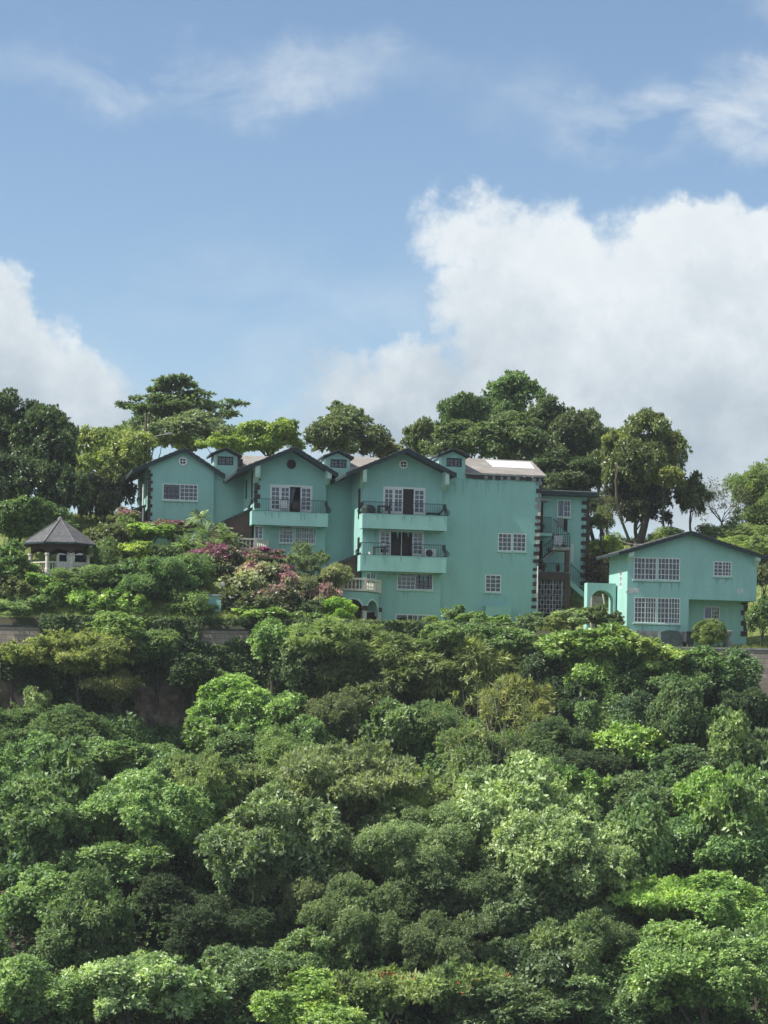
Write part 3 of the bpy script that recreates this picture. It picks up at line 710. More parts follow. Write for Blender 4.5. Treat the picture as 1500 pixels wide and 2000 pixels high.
# porch with arches and balustrade on the left
pd = -2.3
pz = f3.Z(690, 1153, pd); pzr = f3.Z(690, 1130, pd)
P = [(f3.U(668, 1150, 0)-.3, .0), (f3.U(668, 1150, pd), pd), (f3.U(713, 1150, pd), pd), (f3.U(741, 1150, -.6), -.6), (f3.U(741, 1150, 0)-.1, -.0)]
def along(p, q):
    L = math.hypot(q[0]-p[0], q[1]-p[1]); ux, uy = (q[0]-p[0])/L, (q[1]-p[1])/L
    return L, (lambda a_, dp, z: (p[0]+ux*a_-uy*dp, p[1]+uy*a_+ux*dp, z))
pa = MB(); trs = []
for i in (0, 1, 2):
    L, fn = along(P[i], P[i+1]); pa.fn = fn; tr = MB(fn); trs.append(tr)
    hw = L*.38; zs = pz-.62-hw
    arch_wall(pa, 0, L, zs-.25, pz, L/2, hw, zs, t=.22)
    n = 12
    for k in range(n):
        t0, t1 = math.pi*k/n, math.pi*(k+1)/n
        P8 = [(L/2+r*math.cos(t), y, zs+r*math.sin(t)) for t in (t0, t1) for r in (hw, hw+.13) for y in (-.05, .0)]
        tr.add(P8, [(0, 2, 6, 4), (2, 3, 7, 6), (0, 4, 5, 1)])
pa.fn = None; pa.prism([(x, y) for x, y in P], pz-.10, pz-.002, 'z')
PO = pa.build('porch', M_teal, H3)
for tr in trs: tr.build('arch_trim', M_pale, PO)
for (x, y) in P[1:4]: c = MB(); c.box(x-.14, x+.14, y-.05, y+.23, -.3, f3.Z(708, 1192, pd), 0); c.box(x-.2, x+.2, y-.10, y+.28, f3.Z(708, 1192, pd)-.003, f3.Z(708, 1186, pd)+.1, 1); c.build('column', [M_cream, M_blkq], PO)
balustrade(PO, P, pz+.06, pzr-pz, sp=.28)
dd = MB(); X0, X1 = f3.U(716, 1200, -.02), f3.U(735, 1200, -.02); Zt = f3.Z(716, 1196, 0)
dd.box(X0, X1, -.06, -.004, -.5, Zt, 0); dd.box(X0-.12, X0, -.08, -.004, -.5, Zt+.12, 1); dd.box(X1, X1+.12, -.08, -.004, -.5, Zt+.12, 1); dd.box(X0, X1, -.08, -.004, Zt, Zt+.12, 1)
dd.build('door', [M_redw, M_white], H3)
def lean_to(root, f, pxa, pya, pxb, pyb, dep, zbot=-3):
    xa, za = f.L(pxa, pya, -.1); xb, zb = f.L(pxb, pyb, -.1)
    a = MB(); a.prism([(xa+.1, zbot), (xa+.1, za-.12), (xb, zb-.12), (xb, zbot)], 0.02, dep)
    o = a.build('brick_wing', M_brick, root)
    r = MB(); r.prism([(xa, za), (xb, zb), (xb, zb-.15), (xa, za-.15)], -.18, dep+.1)
    rr_ = r.build('wing_roof', M_roof, o)
    g = MB(); g.prism([(xa, za+.012), (xb, zb+.012), (xb, zb-.07), (xa, za-.07)], -.23, -.182); g.build('wing_fascia', M_fasc, o)
    return o
lean_to(H3, f3, 643, 1105, 705, 1079, 4.7)

# --- house 2 ---
f2, H2, h2, g2 = bay_house(dict(xl=494.5, xr=636, D=4.3, z0=41.2, ov=1.25, apex=(576, 872), rl=462, rr=(661, 925), pl=.44, dep=6.5,
    label='middle turquoise house with a single balcony and dark round attic window', holes=[(529, 609, 946, 1001), (546, 573, 1027, 1060), (576, 617, 1029, 1062), (497, 514, 1027, 1052)],
    flank=[(1.2, 2.0, 5.4, 7.4), (4.2, 5.0, 5.6, 7.0)]))
B21 = balcony(H2, f2, 492, 641, 997, 1024, 973)
bracket(H2, f2, 499, 508.5, 911, 931, 1.2); bracket(H2, f2, 640, 648, 916, 934, 1.2)
rx, rz = f2.L(569, 907); roundel(H2, rx, rz, 0, .34, M_blkq, M_curtd)
a, b, c, e = h2[0]; door_leafs(H2, front(0), a, b, c, e, [(0, .235, 'glass'), (.235, .47, 'glass'), (.47, .73, 'swag'), (.73, 1, 'glass')])
a, b, c, e = h2[1]; window(H2, front(0), a, b, c, e, [(0, 1, 4, 4, 'white+r')])
a, b, c, e = h2[2]; window(H2, front(0), a, b, c, e, [(0, 1, 9, 3, 'white+c')])
a, b, c, e = h2[3]; window(H2, front(0), a, b, c, e, [(0, .5, 1, 1, 'dark+d'), (.5, 1, 1, 3, 'white+c')])
quoins(H2, 0, 0, f2.Z(496, 992), f2.Z(496, 934), .36, step=.33)
lean_to(H2, f2, 428, 1021, 493, 991, 6.4)
# recessed stair wall between house 2 and 3 with its cupola
def recess(root, f, d, x0, px1, zt, win=None):
    x1 = f.U(px1, 1000, d); w = MB(front(d)); panel(w, [(x0, -6), (x1, -6), (x1, zt), (x0, zt)], [])
    w.fn = None
    w.add([(x1, d, -6), (x1, d+6, -6), (x1, d+6, zt), (x1, d, zt)], [(0, 1, 2, 3)]); w.add([(x0, d+6, -6), (x1, d+6, -6), (x1, d+6, zt), (x0, d+6, zt)], [(0, 1, 2, 3)])
    w.build('stair_wall', M_teal, root); return x1
zt2_ = f2.Z(660, 917, .5)
X1 = recess(H2, f2, .5, g2[1], 712, zt2_)
cupola(H2, f2, .49, 633, 684, 0, 925, 661, 878, 631, 691, 891, (645.5, 677, 896.5, 913))
main_roof(H2, f2, .5, f2.U(684, 915, .5), f2.U(760, 915, .5), f2.Z(700, 914, .3), 1.35, 4.0)
dd = MB(); X0, Z1 = f2.L(545, 1107); dd.box(X0, f2.U(561, 1107), -.06, -.004, Z1-2, Z1, 0); dd.build('door', M_dark, H2)
# balustraded terrace of house 2
P = [(f2.U(463, 1050, 0)-.1, -.1), (f2.U(463, 1050, -1.9), -1.9), (f2.U(499, 1050, -1.9), -1.9), (f2.U(521, 1050, -.5), -.5)]
tz = f2.Z(480, 1071, -1.9)
t = MB(); t.prism(P, tz-3.5, tz-.10, 'z'); TO = t.build('terrace', M_teal, H2); balustrade(TO, P, tz, f2.Z(480, 1051, -1.9)-tz, sp=.28)

# --- house 1 ---
f1, H1, h1, g1 = bay_house(dict(xl=286, xr=417, D=10.3, z0=44.6, ov=.35, apex=(361, 874), rl=258, rr=(440, 927), pl=.46, dep=6.8,
    label='small turquoise house at the top left end of the terrace, no balcony', holes=[(318, 387, 944, 976)],
    flank=[(1.3, 2.0, 1.6, 3.8), (4.4, 5.0, 1.6, 3.2)]))
rx, rz = f1.L(357, 901); roundel(H1, rx, rz, 0, .33, M_white, M_dark)
a, b, c, e = h1[0]; window(H1, front(0), a, b, c, e, [(0, .49, 4, 4, 'dark+d'), (.49, 1, 4, 4, 'white+c')])
quoins(H1, 0, 0, -1, f1.Z(286, 917), .30, step=.30)
pp_ = MB(); X = f1.U(280, 960, -.25); pp_.tube([(X, -.1, -1), (X, -.1, f1.Z(280, 946))], .06, 6); pp_.build('downpipe', M_white, H1)
lean_to(H1, f1, 226, 1006, 284, 986, 6.5)
X1 = recess(H1, f1, .3, g1[1], 500, f1.Z(440, 912, .3))
cupola(H1, f1, .29, 418, 464, 0, 922, 441, 873.5, 411, 473, 886, (425, 456, 891, 908))
v = MB(); 
for k in range(4): X = f1.U(466+k*2.2, 905, .2); v.box(X, X+.05, .1, .35, f1.Z(466, 914, .2), f1.Z(466, 896, .2))
v.build('louvre', M_blkq, H1)
main_roof(H1, f1, .3, f1.U(464, 915, .3), f1.U(540, 915, .3), f1.Z(480, 912, .2), 1.4, 4.2)

# --- stair tower behind, right of the blank wall ---
td = 3.6
ft = sub_frame(1048, 0, 37.0)
TW = empty('stair_tower', (ft.O.x, ft.O.y, ft.z0), TH, label='flat roofed turquoise tower with outside stairs beside the wide blank wall', cat='building')
x0, x1 = ft.U(1046, 1050, td), ft.U(1144, 1050, td); zt = ft.Z(1100, 969, td)
w = MB(front(td)); hs = []
for q in ((1089, 1115, 976, 1010), (1052, 1061.5, 975, 1041), (1052, 1060, 1056, 1112), (1114.5, 1137, 1146, 1200), (1116, 1120, 1062, 1097)):
    X0, Z1 = ft.L(q[0], q[2], td); hs.append((X0, ft.U(q[1], q[2], td), ft.Z(q[0], q[3], td), Z1))
panel(w, [(x0, -3), (x1, -3), (x1, zt), (x0, zt)], hs)
w.fn = None
w.add([(x1, td, -3), (x1, td+6, -3), (x1, td+6, zt), (x1, td, zt)], [(0, 1, 2, 3)]); w.add([(x0, td+6, -3), (x1, td+6, -3), (x1, td+6, zt), (x0, td+6, zt)], [(0, 1, 2, 3)])
w.build('wall', M_teal, TW)
a, b, c, e = hs[0]; window(TW, front(td), a, b, c, e, [(0, .48, 1, 1, 'white+c'), (.48, 1, 2, 3, 'white+d')])
for i in (1, 2):
    a, b, c, e = hs[i]; m = MB(); m.box(a, b, td+.1, td+.15, c, e, 0); m.build('door', M_redw if i == 1 else M_dark, TW)
a, b, c, e = hs[3]; m = MB(); m.add([(a, td+.1, c), (b, td+.1, c), (b, td+.1, e), (a, td+.1, e)], [(0, 1, 2, 3)]); m.build('undercroft_shade', M_dark, TW)  # flat near-black sheet stands for the shaded void
a, b, c, e = hs[4]; window(TW, front(td), a, b, c, e, [(0, 1, 1, 1, 'white+c')], name='side_light')
m = MB(); xr0, xr1 = ft.U(1052, 965, td-.8), ft.U(1166, 965, td-.8)
m.box(xr0, xr1, td-.8, td+6.6, zt-.02, zt+.26, 0); m.box(xr0-.02, xr1+.02, td-.86, td+6.7, zt+.262, zt+.34, 1)
m.build('flat_roof', [M_fasc, M_crmq], TW)
m = MB(); rnd = random.Random(3); z = -1; i = 0
while z < zt-.1:
    h = .30; wl = .36 if i % 2 == 0 else .16
    m.box(x1-wl, x1+.04, td-.06, td+.3, z+.01, z+h-.01, 0 if i % 2 == 0 else rnd.choice([1, 2])); z += h; i += 1
m.build('quoins', [M_blkq, M_teal_lit, M_crmq], TW)
m = MB(); m.box(ft.U(1145, 1000, td), ft.U(1150.5, 1000, td), td-.1, td+.4, -1, zt-.2); m.build('corner_pier', M_blkq, TW)
def slab(px0, px1, pt, pb, d0, d1, name, mt):
    a = MB(); a.box(ft.U(px0, pt, d0), ft.U(px1, pt, d0), d0, d1, ft.Z(px0, pb, d0), ft.Z(px0, pt, d0)); return a.build(name, mt, TW)
def bars(px0, px1, pt, pb, d, n, rows=0, r=.02, mt=None, name='railing'):
    a = MB(); X0, X1 = ft.U(px0, pt, d), ft.U(px1, pt, d); Zt, Zb = ft.Z(px0, pt, d), ft.Z(px0, pb, d)
    for i in range(n+1): x = X0+(X1-X0)*i/n; a.tube([(x, d, Zb), (x, d, Zt)], r, 4)
    for j in range(rows+2): z = Zb+(Zt-Zb)*j/(rows+1); a.tube([(X0, d, z), (X1, d, z)], r*1.2, 4)
    return a.build(name, mt or M_iron, TW)
slab(1049, 1079, 1040, 1046, 1.3, td-.01, 'upper_landing', M_teal)
bars(1062, 1077, 1010, 1040, 1.35, 7)
slab(1055, 1074, 974, 977.5, 2.2, td-.01, 'door_canopy', M_conc)
slab(1080, 1113, 1068, 1074, .6, 2.2, 'half_landing', M_conc)
bars(1079, 1113, 1043, 1069, .62, 9, 4, .022, name='grille')
m = MB()
def flight(m, pa, pb, d0, d1, n, mi=0):
    xa, za = ft.L(*pa, d0); xb, zb = ft.L(*pb, d0)
    for i in range(n):
        t = i/n; X0 = xa+(xb-xa)*t; X1 = xa+(xb-xa)*(i+1)/n; z = za+(zb-za)*(i+1)/n
        m.box(min(X0, X1), max(X0, X1)+.02, d0, d1, z-.2, z, mi)
flight(m, (1060, 1093), (1089, 1070), 1.2, 2.1, 8); flight(m, (1112, 1070), (1080, 1040), 2.3, 3.2, 9)
m.build('stair_flight', M_conc, TW)
m = MB()
def rail(m, pa, pb, h, d, n):
    xa, za = ft.L(*pa, d); xb, zb = ft.L(*pb, d)
    for i in range(n+1): t = i/n; x = xa+(xb-xa)*t; z = za+(zb-za)*t; m.tube([(x, d, z), (x, d, z+h)], .02, 4)
    m.tube([(xa, d, za+h), (xb, d, zb+h)], .035, 4)
rail(m, (1060, 1093), (1089, 1070), .95, 1.22, 8); m.build('stair_rail', M_iron, TW); m = MB(); rail(m, (1112, 1070), (1080, 1040), 1.0, 2.32, 9)
m.build('stair_rail', M_iron, TW)
slab(1050, 1113, 1117, 1131, .5, td-.01, 'lower_landing', M_blkq)
bars(1070, 1104, 1100, 1117, .55, 9, 0, .018)
m = MB(); a_, b_ = ft.U(1105, 1090, .6), ft.U(1112.5, 1090, .6)
m.box(a_, b_, .6, .95, ft.Z(1105, 1117, .6), ft.Z(1105, 1068, .6)-.2); m.box(a_-.05, b_+.05, .55, 1.0, -1, ft.Z(1105, 1131, .6)); m.build('brick_column', M_wood, TW)
m = MB(); X = ft.U(1049.5, 1150, .2); m.tube([(X, .2, -.5), (X, .2, ft.Z(1050, 1106, .2))], .045, 6); m.build('downpipe', M_white, TW)
# security gate, two tiers
mg = mat('faded_gate_paint', (0.42, 0.42, 0.46), .6, var=.3)
G = MB(); X0, X1 = ft.U(1051, 1150, .7), ft.U(1103, 1150, .7)
def zz(p): return ft.Z(1051, p, .7)
for (pt, pb, nc, nr) in ((1131.5, 1160, 9, 3), (1163, 1197, 9, 4)):
    for i in range(nc+1): x = X0+(X1-X0)*i/nc; G.tube([(x, .7, zz(pb)), (x, .7, zz(pt))], .022 if i % 5 else .04, 4)
    for j in range(nr+1): z = zz(pb)+(zz(pt)-zz(pb))*j/nr; G.tube([(X0, .7, z), (X1, .7, z)], .022, 4)
    for i in range(nc):
        for j in range(nr):
            if (i+j) % 2: continue
            x = X0+(X1-X0)*(i+.5)/nc; z = zz(pb)+(zz(pt)-zz(pb))*(j+.5)/nr
            G.tube([(x-.12, .69, z-.15), (x+.1, .69, z-.05), (x-.08, .69, z+.06), (x+.12, .69, z+.15)], .018, 4)
G.build('security_gate', mg, TW)
m = MB(); m.box(X0-.1, X1+.2, 2.4, 2.5, -1, zz(1131)); m.build('porch_back', M_dark, TW)
# lower stair on the right
m = MB(); xa, za = ft.L(1113, 1137, 1.0); xb, zb = ft.L(1142, 1162, 1.0)
m.prism([(xa, za+.18), (xb, zb+.18), (xb, zb-.25), (xa, za-.25)], 1.0, 2.0); m.build('lower_stair', M_teal, TW)
m = MB(); rail(m, (1114, 1133), (1142, 1157), 1.15, 1.05, 9); m.build('stair_rail', M_fasc, TW)

# --- detached house on the right ---
FR = Frame(1225, 150.0, TH, 36.0)
RH = empty('detached_house', (FR.O.x, FR.O.y, FR.z0), TH, label='detached two storey turquoise house with low gable and big gridded windows', cat='house')
ov = .55
ax, az = FR.L(1350, 1037, -ov); xrr = FR.U(1508, 1090, -ov); xll = FR.U(1208, 1080, -ov)
pR = (az-FR.Z(1508, 1090, -ov))/(xrr-ax); pL = .315
gable_roof(RH, ax, az, xll, xrr, pL, -ov, 4.6, pr=pR, th=.16)
xl, xr = 0.0, FR.U(1478, 1130); zsl = FR.Z(1350, 1170.5); xm = FR.U(1345, 1200)
zl, zr = az-.17-(ax-xl)*pL, az-.17-(xr-ax)*pR
hs = []
for q in ((1238, 1283, 1088, 1132), (1285, 1328.5, 1089, 1133), (1394, 1429, 1096, 1125), (1239, 1282.5, 1166, 1216), (1284, 1329, 1167, 1217.5)):
    X0, Z1 = FR.L(q[0], q[2]); hs.append((X0, FR.U(q[1], q[2]), FR.Z(q[0], q[3]), Z1))
w = MB(front(0)); panel(w, [(xl, -2), (xm, -2), (xm, zsl), (xr, zsl), (xr, zr), (ax, az-.17), (xl, zl)], hs)
dR = 1.6; xp = FR.U(1458, 1230, dR)
w.fn = front(dR); X0, Z1 = FR.L(1375, 1184, dR); hr = (X0, FR.U(1406, 1184, dR), FR.Z(1375, 1209, dR), Z1)
panel(w, [(xm-.2, -2), (xp, -2), (xp, zsl+.1), (xm-.2, zsl+.1)], [hr])
w.fn = side(xl); fl = [(1.2, 1.8, 3.9, 5.1), (1.4, 2.0, 1.0, 2.3)]; panel(w, [(0, -2), (0, zl), (4.2, zl), (4.2, -2)], fl)
w.fn = None
w.add([(xm, 0, -2), (xm, dR, -2), (xm, dR, zsl), (xm, 0, zsl)], [(0, 1, 2, 3)])
w.add([(xm, 0, zsl), (xr, 0, zsl), (xr, dR+.1, zsl), (xm, dR+.1, zsl)], [(0, 1, 2, 3)])
w.add([(xr, 0, zsl), (xr, 4.2, zsl), (xr, 4.2, zr), (xr, 0, zr)], [(0, 1, 2, 3)]); w.add([(xp, dR, -2), (xp, 4.2, -2), (xp, 4.2, zsl+.1), (xp, dR, zsl+.1)], [(0, 1, 2, 3)])
w.add([(xp-.1, dR+.1, zsl), (xr, dR+.1, zsl), (xr, 4.2, zsl), (xp-.1, 4.2, zsl)], [(0, 1, 2, 3)])
w.add([(xl, 4.2, -2), (xr, 4.2, -2), (xr, 4.2, zr), (ax, 4.2, az-.17), (xl, 4.2, zl)], [(0, 1, 2, 3, 4)])
w.build('wall', M_teal_lit, RH)
for i, (c_, r_) in enumerate(((6, 4), (6, 4), (5, 4), (7, 5), (7, 5))):
    a, b, c, e = hs[i]; window(RH, front(0), a, b, c, e, [(0, .5, c_//2, r_, 'white+d' if i % 2 else 'white'), (.5, 1, c_-c_//2, r_, 'white+d' if i == 0 else 'white')], mu=.036)
a, b, c, e = hr; window(RH, front(dR), a, b, c, e, [(0, .48, 1, 1, 'white+c'), (.48, 1, 3, 3, 'white+d')])
for a0, a1, z0, z1 in fl: window(RH, side(xl), a0, a1, z0, z1, [(0, 1, 2, 3, 'white')], name='side_window')
bracket(RH, FR, 1229, 1239, 1076, 1087, .5); bracket(RH, FR, 1478, 1486, 1084, 1095, .5)
m = MB(); z = FR.Z(1450, 1243, dR); i = 0; zt = zsl
while z < zt-.05:
    wl = .42 if i % 2 == 0 else .22; m.box(xp-wl, xp+.05, dR-.06, dR+.35, z+.01, min(z+.36, zt-.01)); z += .37; i += 1
m.build('quoins', M_blkq, RH)
pl = MB()   # peeled patches of bare plaster
rnd = random.Random(11)
def patch(cx, cy, rx_, rz_):
    X, Z = FR.L(cx, cy); n = 12; pl.add([(X+rx_*(.6+.6*rnd.random())*math.cos(6.283*i/n), -.006, Z+rz_*(.5+.7*rnd.random())*math.sin(6.283*i/n)) for i in range(n)], [tuple(range(n))])
patch(1236, 1152, .5, .17); patch(1230, 1156, .26, .16); patch(1245, 1156, .2, .08); patch(1262, 1151, .08, .05); patch(1446, 1153, .30, .20); patch(1443, 1160, .1, .06); patch(1380, 1151, .06, .05)
pl.build('peeling_patch', mat('bare_plaster', (0.66, 0.68, 0.64), .9, var=.3), RH)
m = MB(); m.box(xl-.05, xm+.05, -.12, -.003, -2, FR.Z(1260, 1232)); m.build('plinth', M_conc, RH)
m = MB(); pts = [(FR.U(1288, 1240, -.6), -.3)]; 
m.prism([(FR.U(1289, 1240, -.7), -.4), (FR.U(1289, 1240, -.7), FR.Z(1289, 1234, -.7)), (FR.U(1300, 1240, -.7), FR.Z(1300, 1231, -.7)), (FR.U(1321, 1240, -.7), FR.Z(1321, 1232, -.7)), (FR.U(1329, 1240, -.7), FR.Z(1329, 1240, -.7)), (FR.U(1331, 1240, -.7), -.4)], -.9, -.14)
tag(m.build('covered_planter', mat('slate_tarp', (0.10, 0.13, 0.14), .8, var=.4)), None); bpy.data.objects['covered_planter'].matrix_world = RH.matrix_world
o = bpy.data.objects['covered_planter']; o.location = RH.location; o.rotation_euler = (0, 0, TH); tag(o, 'dark tarpaulin covered heap against the foot of the detached house', 'heap')
m = MB(); m.box(FR.U(1337, 1240, -.5), FR.U(1352, 1240, -.5), -.9, -.3, -.4, FR.Z(1337, 1236, -.5)); m.box(FR.U(1336.5, 1240, -.5), FR.U(1352.5, 1240, -.5), -.95, -.25, FR.Z(1337, 1236, -.5)+.003, FR.Z(1337, 1234, -.5)+.02)
o = m.build('storage_box', mat('dark_plastic', (0.05, 0.06, 0.07), .6, var=.3)); o.location = RH.location; o.rotation_euler = (0, 0, TH); tag(o, 'low dark lidded box at the corner post of the detached house', 'box')
# arched passage on its left
pd = 2.2
a = MB(front(pd)); X0, X1 = FR.U(1147, 1150, pd), FR.U(1203, 1150, pd); Zt = FR.Z(1147, 1138, pd)
arch_wall(a, X0, X1, -1.5, Zt, FR.U(1176, 1160, pd), (FR.U(1199, 1160, pd)-FR.U(1153, 1160, pd))/2*.98, FR.Z(1176, 1176, pd), t=.7)
AP = a.build('arched_passage', M_teal_lit, RH)
m = MB(); m.box(FR.U(1156, 1170, pd+1), FR.U(1176, 1170, pd+1), pd+1, pd+1.3, -1, FR.Z(1160, 1164, pd+1)); m.build('block_infill', M_block, AP)
m = MB(); m.tube([(FR.U(1177, 1160, pd+.8), pd+.8, FR.Z(1177, 1160, pd+.8)), (FR.U(1184, 1195, pd+.8), pd+.8, FR.Z(1184, 1198, pd+.8))], .05, 5); m.build('leaning_pole', M_white, AP)

# ------------------------------------------------------------------ retaining walls
def retain(px0, px1, py, Y, zb, label):
    a = W3(px0, py, Y); b = W3(px1, py, Y); m = MB()
    zt = a.z if abs(px0) < 500 else W3(px0, py, Y).z
    L = b.x-a.x; n = int(L/1.2); rnd = random.Random(int(px0))
    m.box(0, L, 0, .32, zb-zt, -.12, 0)
    m.box(-.02, L+.02, -.06, .38, -.117, 0, 1)
    root = empty('retaining_wall', (a.x, Y, zt), 0, label=label, cat='wall', group='block retaining walls')
    x = MB(); x.box(0, L, 0, .32, zb-zt, -.12); x.build('blockwork', M_block, root)
    x = MB(); x.box(-.02, L+.02, -.06, .38, -.117, 0); x.build('coping', M_fasc if px0 < 700 else M_conc, root)
    return root
retain(-60, 1040, 1219, 146.02, 28.5, 'long grey block retaining wall under the terrace garden, mostly overgrown')
retain(1040, 1640, 1258, 145.6, 28.5, 'pinkish block retaining wall below the detached house at the right edge')

# ------------------------------------------------------------------ gazebo
gc = W3(116, 1102, 152.5); gz = gc.z
GZ = empty('gazebo', (gc.x, gc.y, gz), R(8), label='open octagonal gazebo with grey shingled cone roof above the left garden', cat='gazebo')
kk = 152.5/F; GR = 63*kk; zr0 = (1102-1064)*kk; za = (1102-1013)*kk
m = MB()
N8 = 8; ang = [2*math.pi*(i+.5)/8 for i in range(8)]
for i in range(8):
    a0, a1 = ang[i], ang[(i+1) % 8]; Rr = 76*kk
    p0, p1 = (Rr*math.cos(a0), Rr*math.sin(a0), zr0), (Rr*math.cos(a1), Rr*math.sin(a1), zr0); ap = (0, 0, za)
    m.add([p0, p1, ap], [(0, 1, 2)], 0); m.add([(p0[0], p0[1], zr0-.12), (p1[0], p1[1], zr0-.12), (0, 0, zr0+.5)], [(2, 1, 0)], 1)
    m.add([p0, p1, (p1[0], p1[1], zr0-.12), (p0[0], p0[1], zr0-.12)], [(0, 1, 2, 3)], 2)
RO = m.build('roof', [mat('grey_roof_felt', (0.115, 0.115, 0.118), .85, var=.45, vscale=3, bump=.7, bscale=9), M_soff, M_fasc], GZ)
m = MB()
for i in range(8): a0 = ang[i]; Rr = 76*kk; m.tube([(Rr*math.cos(a0), Rr*math.sin(a0), zr0+.02), (0, 0, za+.02)], .055, 4)
m.lathe(0, 0, [(.22, za-.1), (.16, za+.05), (.02, za+.16)], 8); m.build('hip_caps', mat('pale_ridge_caps', (0.17, 0.17, 0.17), .85, var=.3), RO)
zb0 = (1102-1076)*kk
m = MB(); rr = 60*kk
for i in range(8):
    a0, a1 = ang[i], ang[(i+1) % 8]; p0 = Vector((rr*math.cos(a0), rr*math.sin(a0), 0)); p1 = Vector((rr*math.cos(a1), rr*math.sin(a1), 0))
    L = (p1-p0).length; u = (p1-p0)/L; n_ = Vector((u.y, -u.x, 0))
    mm = MB(lambda a_, dp, z, p0=p0, u=u, n_=n_: (p0.x+u.x*a_-n_.x*dp, p0.y+u.y*a_-n_.y*dp, z))
    seg = 8; arc = [(L*(.5+.47*math.cos(math.pi*k/seg)), zb0-.42+.42*math.sin(math.pi*k/seg)) for k in range(seg+1)]
    out = [(0, zb0-.42), (0, zr0-.02), (L, zr0-.02), (L, zb0-.42)]+arc
    tri = tessellate_polygon([[Vector((x, z, 0)) for x, z in out]])
    for y in (0, .12): mm.add([(x, y, z) for x, z in out], [tuple(q) for q in tri])
    m.v += []; o0 = len(m.v); m.v += mm.v; m.f += [[k+o0 for k in q] for q in mm.f]; m.m += mm.m
m.build('arched_beams', M_wood, GZ)
for i in range(8):
    a0 = ang[i]; c = MB(); c.lathe(rr*math.cos(a0), rr*math.sin(a0), [(.17, -1.0), (.17, -.5), (.13, -.4), (.12, zb0-.5), (.17, zb0-.42), (.17, zb0-.3)], 8); c.build('column', M_cream, GZ)
m = MB()
for i in range(8):
    if i == 1: continue
    a0, a1 = ang[i], ang[(i+1) % 8]; p0 = (rr*math.cos(a0), rr*math.sin(a0)); p1 = (rr*math.cos(a1), rr*math.sin(a1))
    m.tube([(*p0, 0), (*p1, 0)], .06, 4); m.tube([(*p0, -.62), (*p1, -.62)], .05, 4)
    for k in range(1, 9): t = k/9; x, y = p0[0]+(p1[0]-p0[0])*t, p0[1]+(p1[1]-p0[1])*t; m.tube([(x, y, -.62), (x, y, 0)], .035, 4)
m.build('railing', M_cream, GZ)
m = MB(); m.prism([(1.1*rr*math.cos(a), 1.1*rr*math.sin(a)) for a in ang], -3.0, -.75, 'z'); m.build('floor_slab', M_conc, GZ)
# white cloth tied at a post
cl = W3(138, 1092, 151.2); m = MB(); n = 14
for ring in range(7):
    pass
prof = [(.10, .55), (.24, .45), (.30, .15), (.26, -.2), (.16, -.55), (.10, -.75)]
vs = [(r*math.cos(6.283*k/n)*(1+.18*math.sin(5*6.283*k/n)), r*.6*math.sin(6.283*k/n), z) for r, z in prof for k in range(n)]
m.add(vs, [(i*n+k, i*n+(k+1) % n, (i+1)*n+(k+1) % n, (i+1)*n+k) for i in range(5) for k in range(n)])
o = m.build('hanging_cloth', mat('white_cloth', (0.8, 0.8, 0.78), .9), smooth=True); o.location = cl; tag(o, 'bunched white cloth hanging in the gazebo by its right columns', 'cloth')
# parked van behind the gazebo
vp = W3(172, 1100, 158.0); gzv = ground(vp.x, vp.y)
VN = empty('parked_van', (vp.x, vp.y, vp.z-1.25), R(4), label='white van parked behind the gazebo, only its upper half showing', cat='van')
mw = mat('white_car_paint', (0.8, 0.81, 0.82), .3, .5, var=.05); m = MB()
m.prism([(-2.2, .35), (2.2, .35), (2.25, .95), (1.5, 1.15), (1.0, 1.85), (.4, 2.0), (-1.9, 2.0), (-2.2, 1.7)], -.85, .85); m.build('body', mw, VN)
m = MB(); 
for xa, xb in ((-2.0, -1.1), (-1.0, -.1), (0, .85)): m.box(xa, xb, -.87, -.852, 1.25, 1.75)
m.build('window', mat('tinted_glass', (0.02, 0.03, 0.035), .1, .6), VN)
for x in (-1.4, 1.4):
    for y in (-.86, .66):
        m = MB(); m.prism([(x+.34*math.cos(6.283*k/14), .36+.34*math.sin(6.283*k/14)) for k in range(14)], y, y+.2); wo = m.build('wheel', mat('tyre_rubber', (0.02, 0.02, 0.02), .8), VN)
        m = MB(); m.prism([(x+.2*math.cos(6.283*k/10), .36+.2*math.sin(6.283*k/10)) for k in range(10)], y-.01, y+.21); m.build('rim', mat('wheel_rim', (.5, .5, .5), .4, metal=.8), wo)
tb = vp.z-1.25; 

# ------------------------------------------------------------------ small objects on the balconies
def on_balcony(H, f, name, px, d, z, build, label, cat):
    x = f.U(px, 1000, d); p = f.world(x, d, z); r = empty(name, (p.x, p.y, p.z), TH, label=label, cat=cat); build(r); return r
def ac_unit(r):
    m = MB(); m.box(-.42, .42, -.16, .16, .08, .70); m.build('casing', M_white, r)
    m = MB()
    for k in range(5): m.tube([((.05+.05*k)*math.cos(t*.5236)-.08, -.175, .39+(.05+.05*k)*math.sin(t*.5236)) for t in range(13)], .009, 4)
    m.build('fan_grille', M_iron, r); m = MB(); m.prism([(-.08+.26*math.cos(6.283*k/16), .39+.26*math.sin(6.283*k/16)) for k in range(16)], -.168, -.162); m.build('fan_opening', mat('dark_plastic2', (.06, .06, .06)), r)
    m = MB(); m.box(-.35, -.25, -.16, .16, 0, .078); m.box(.25, .35, -.16, .16, 0, .078); m.build('feet', M_iron, r)
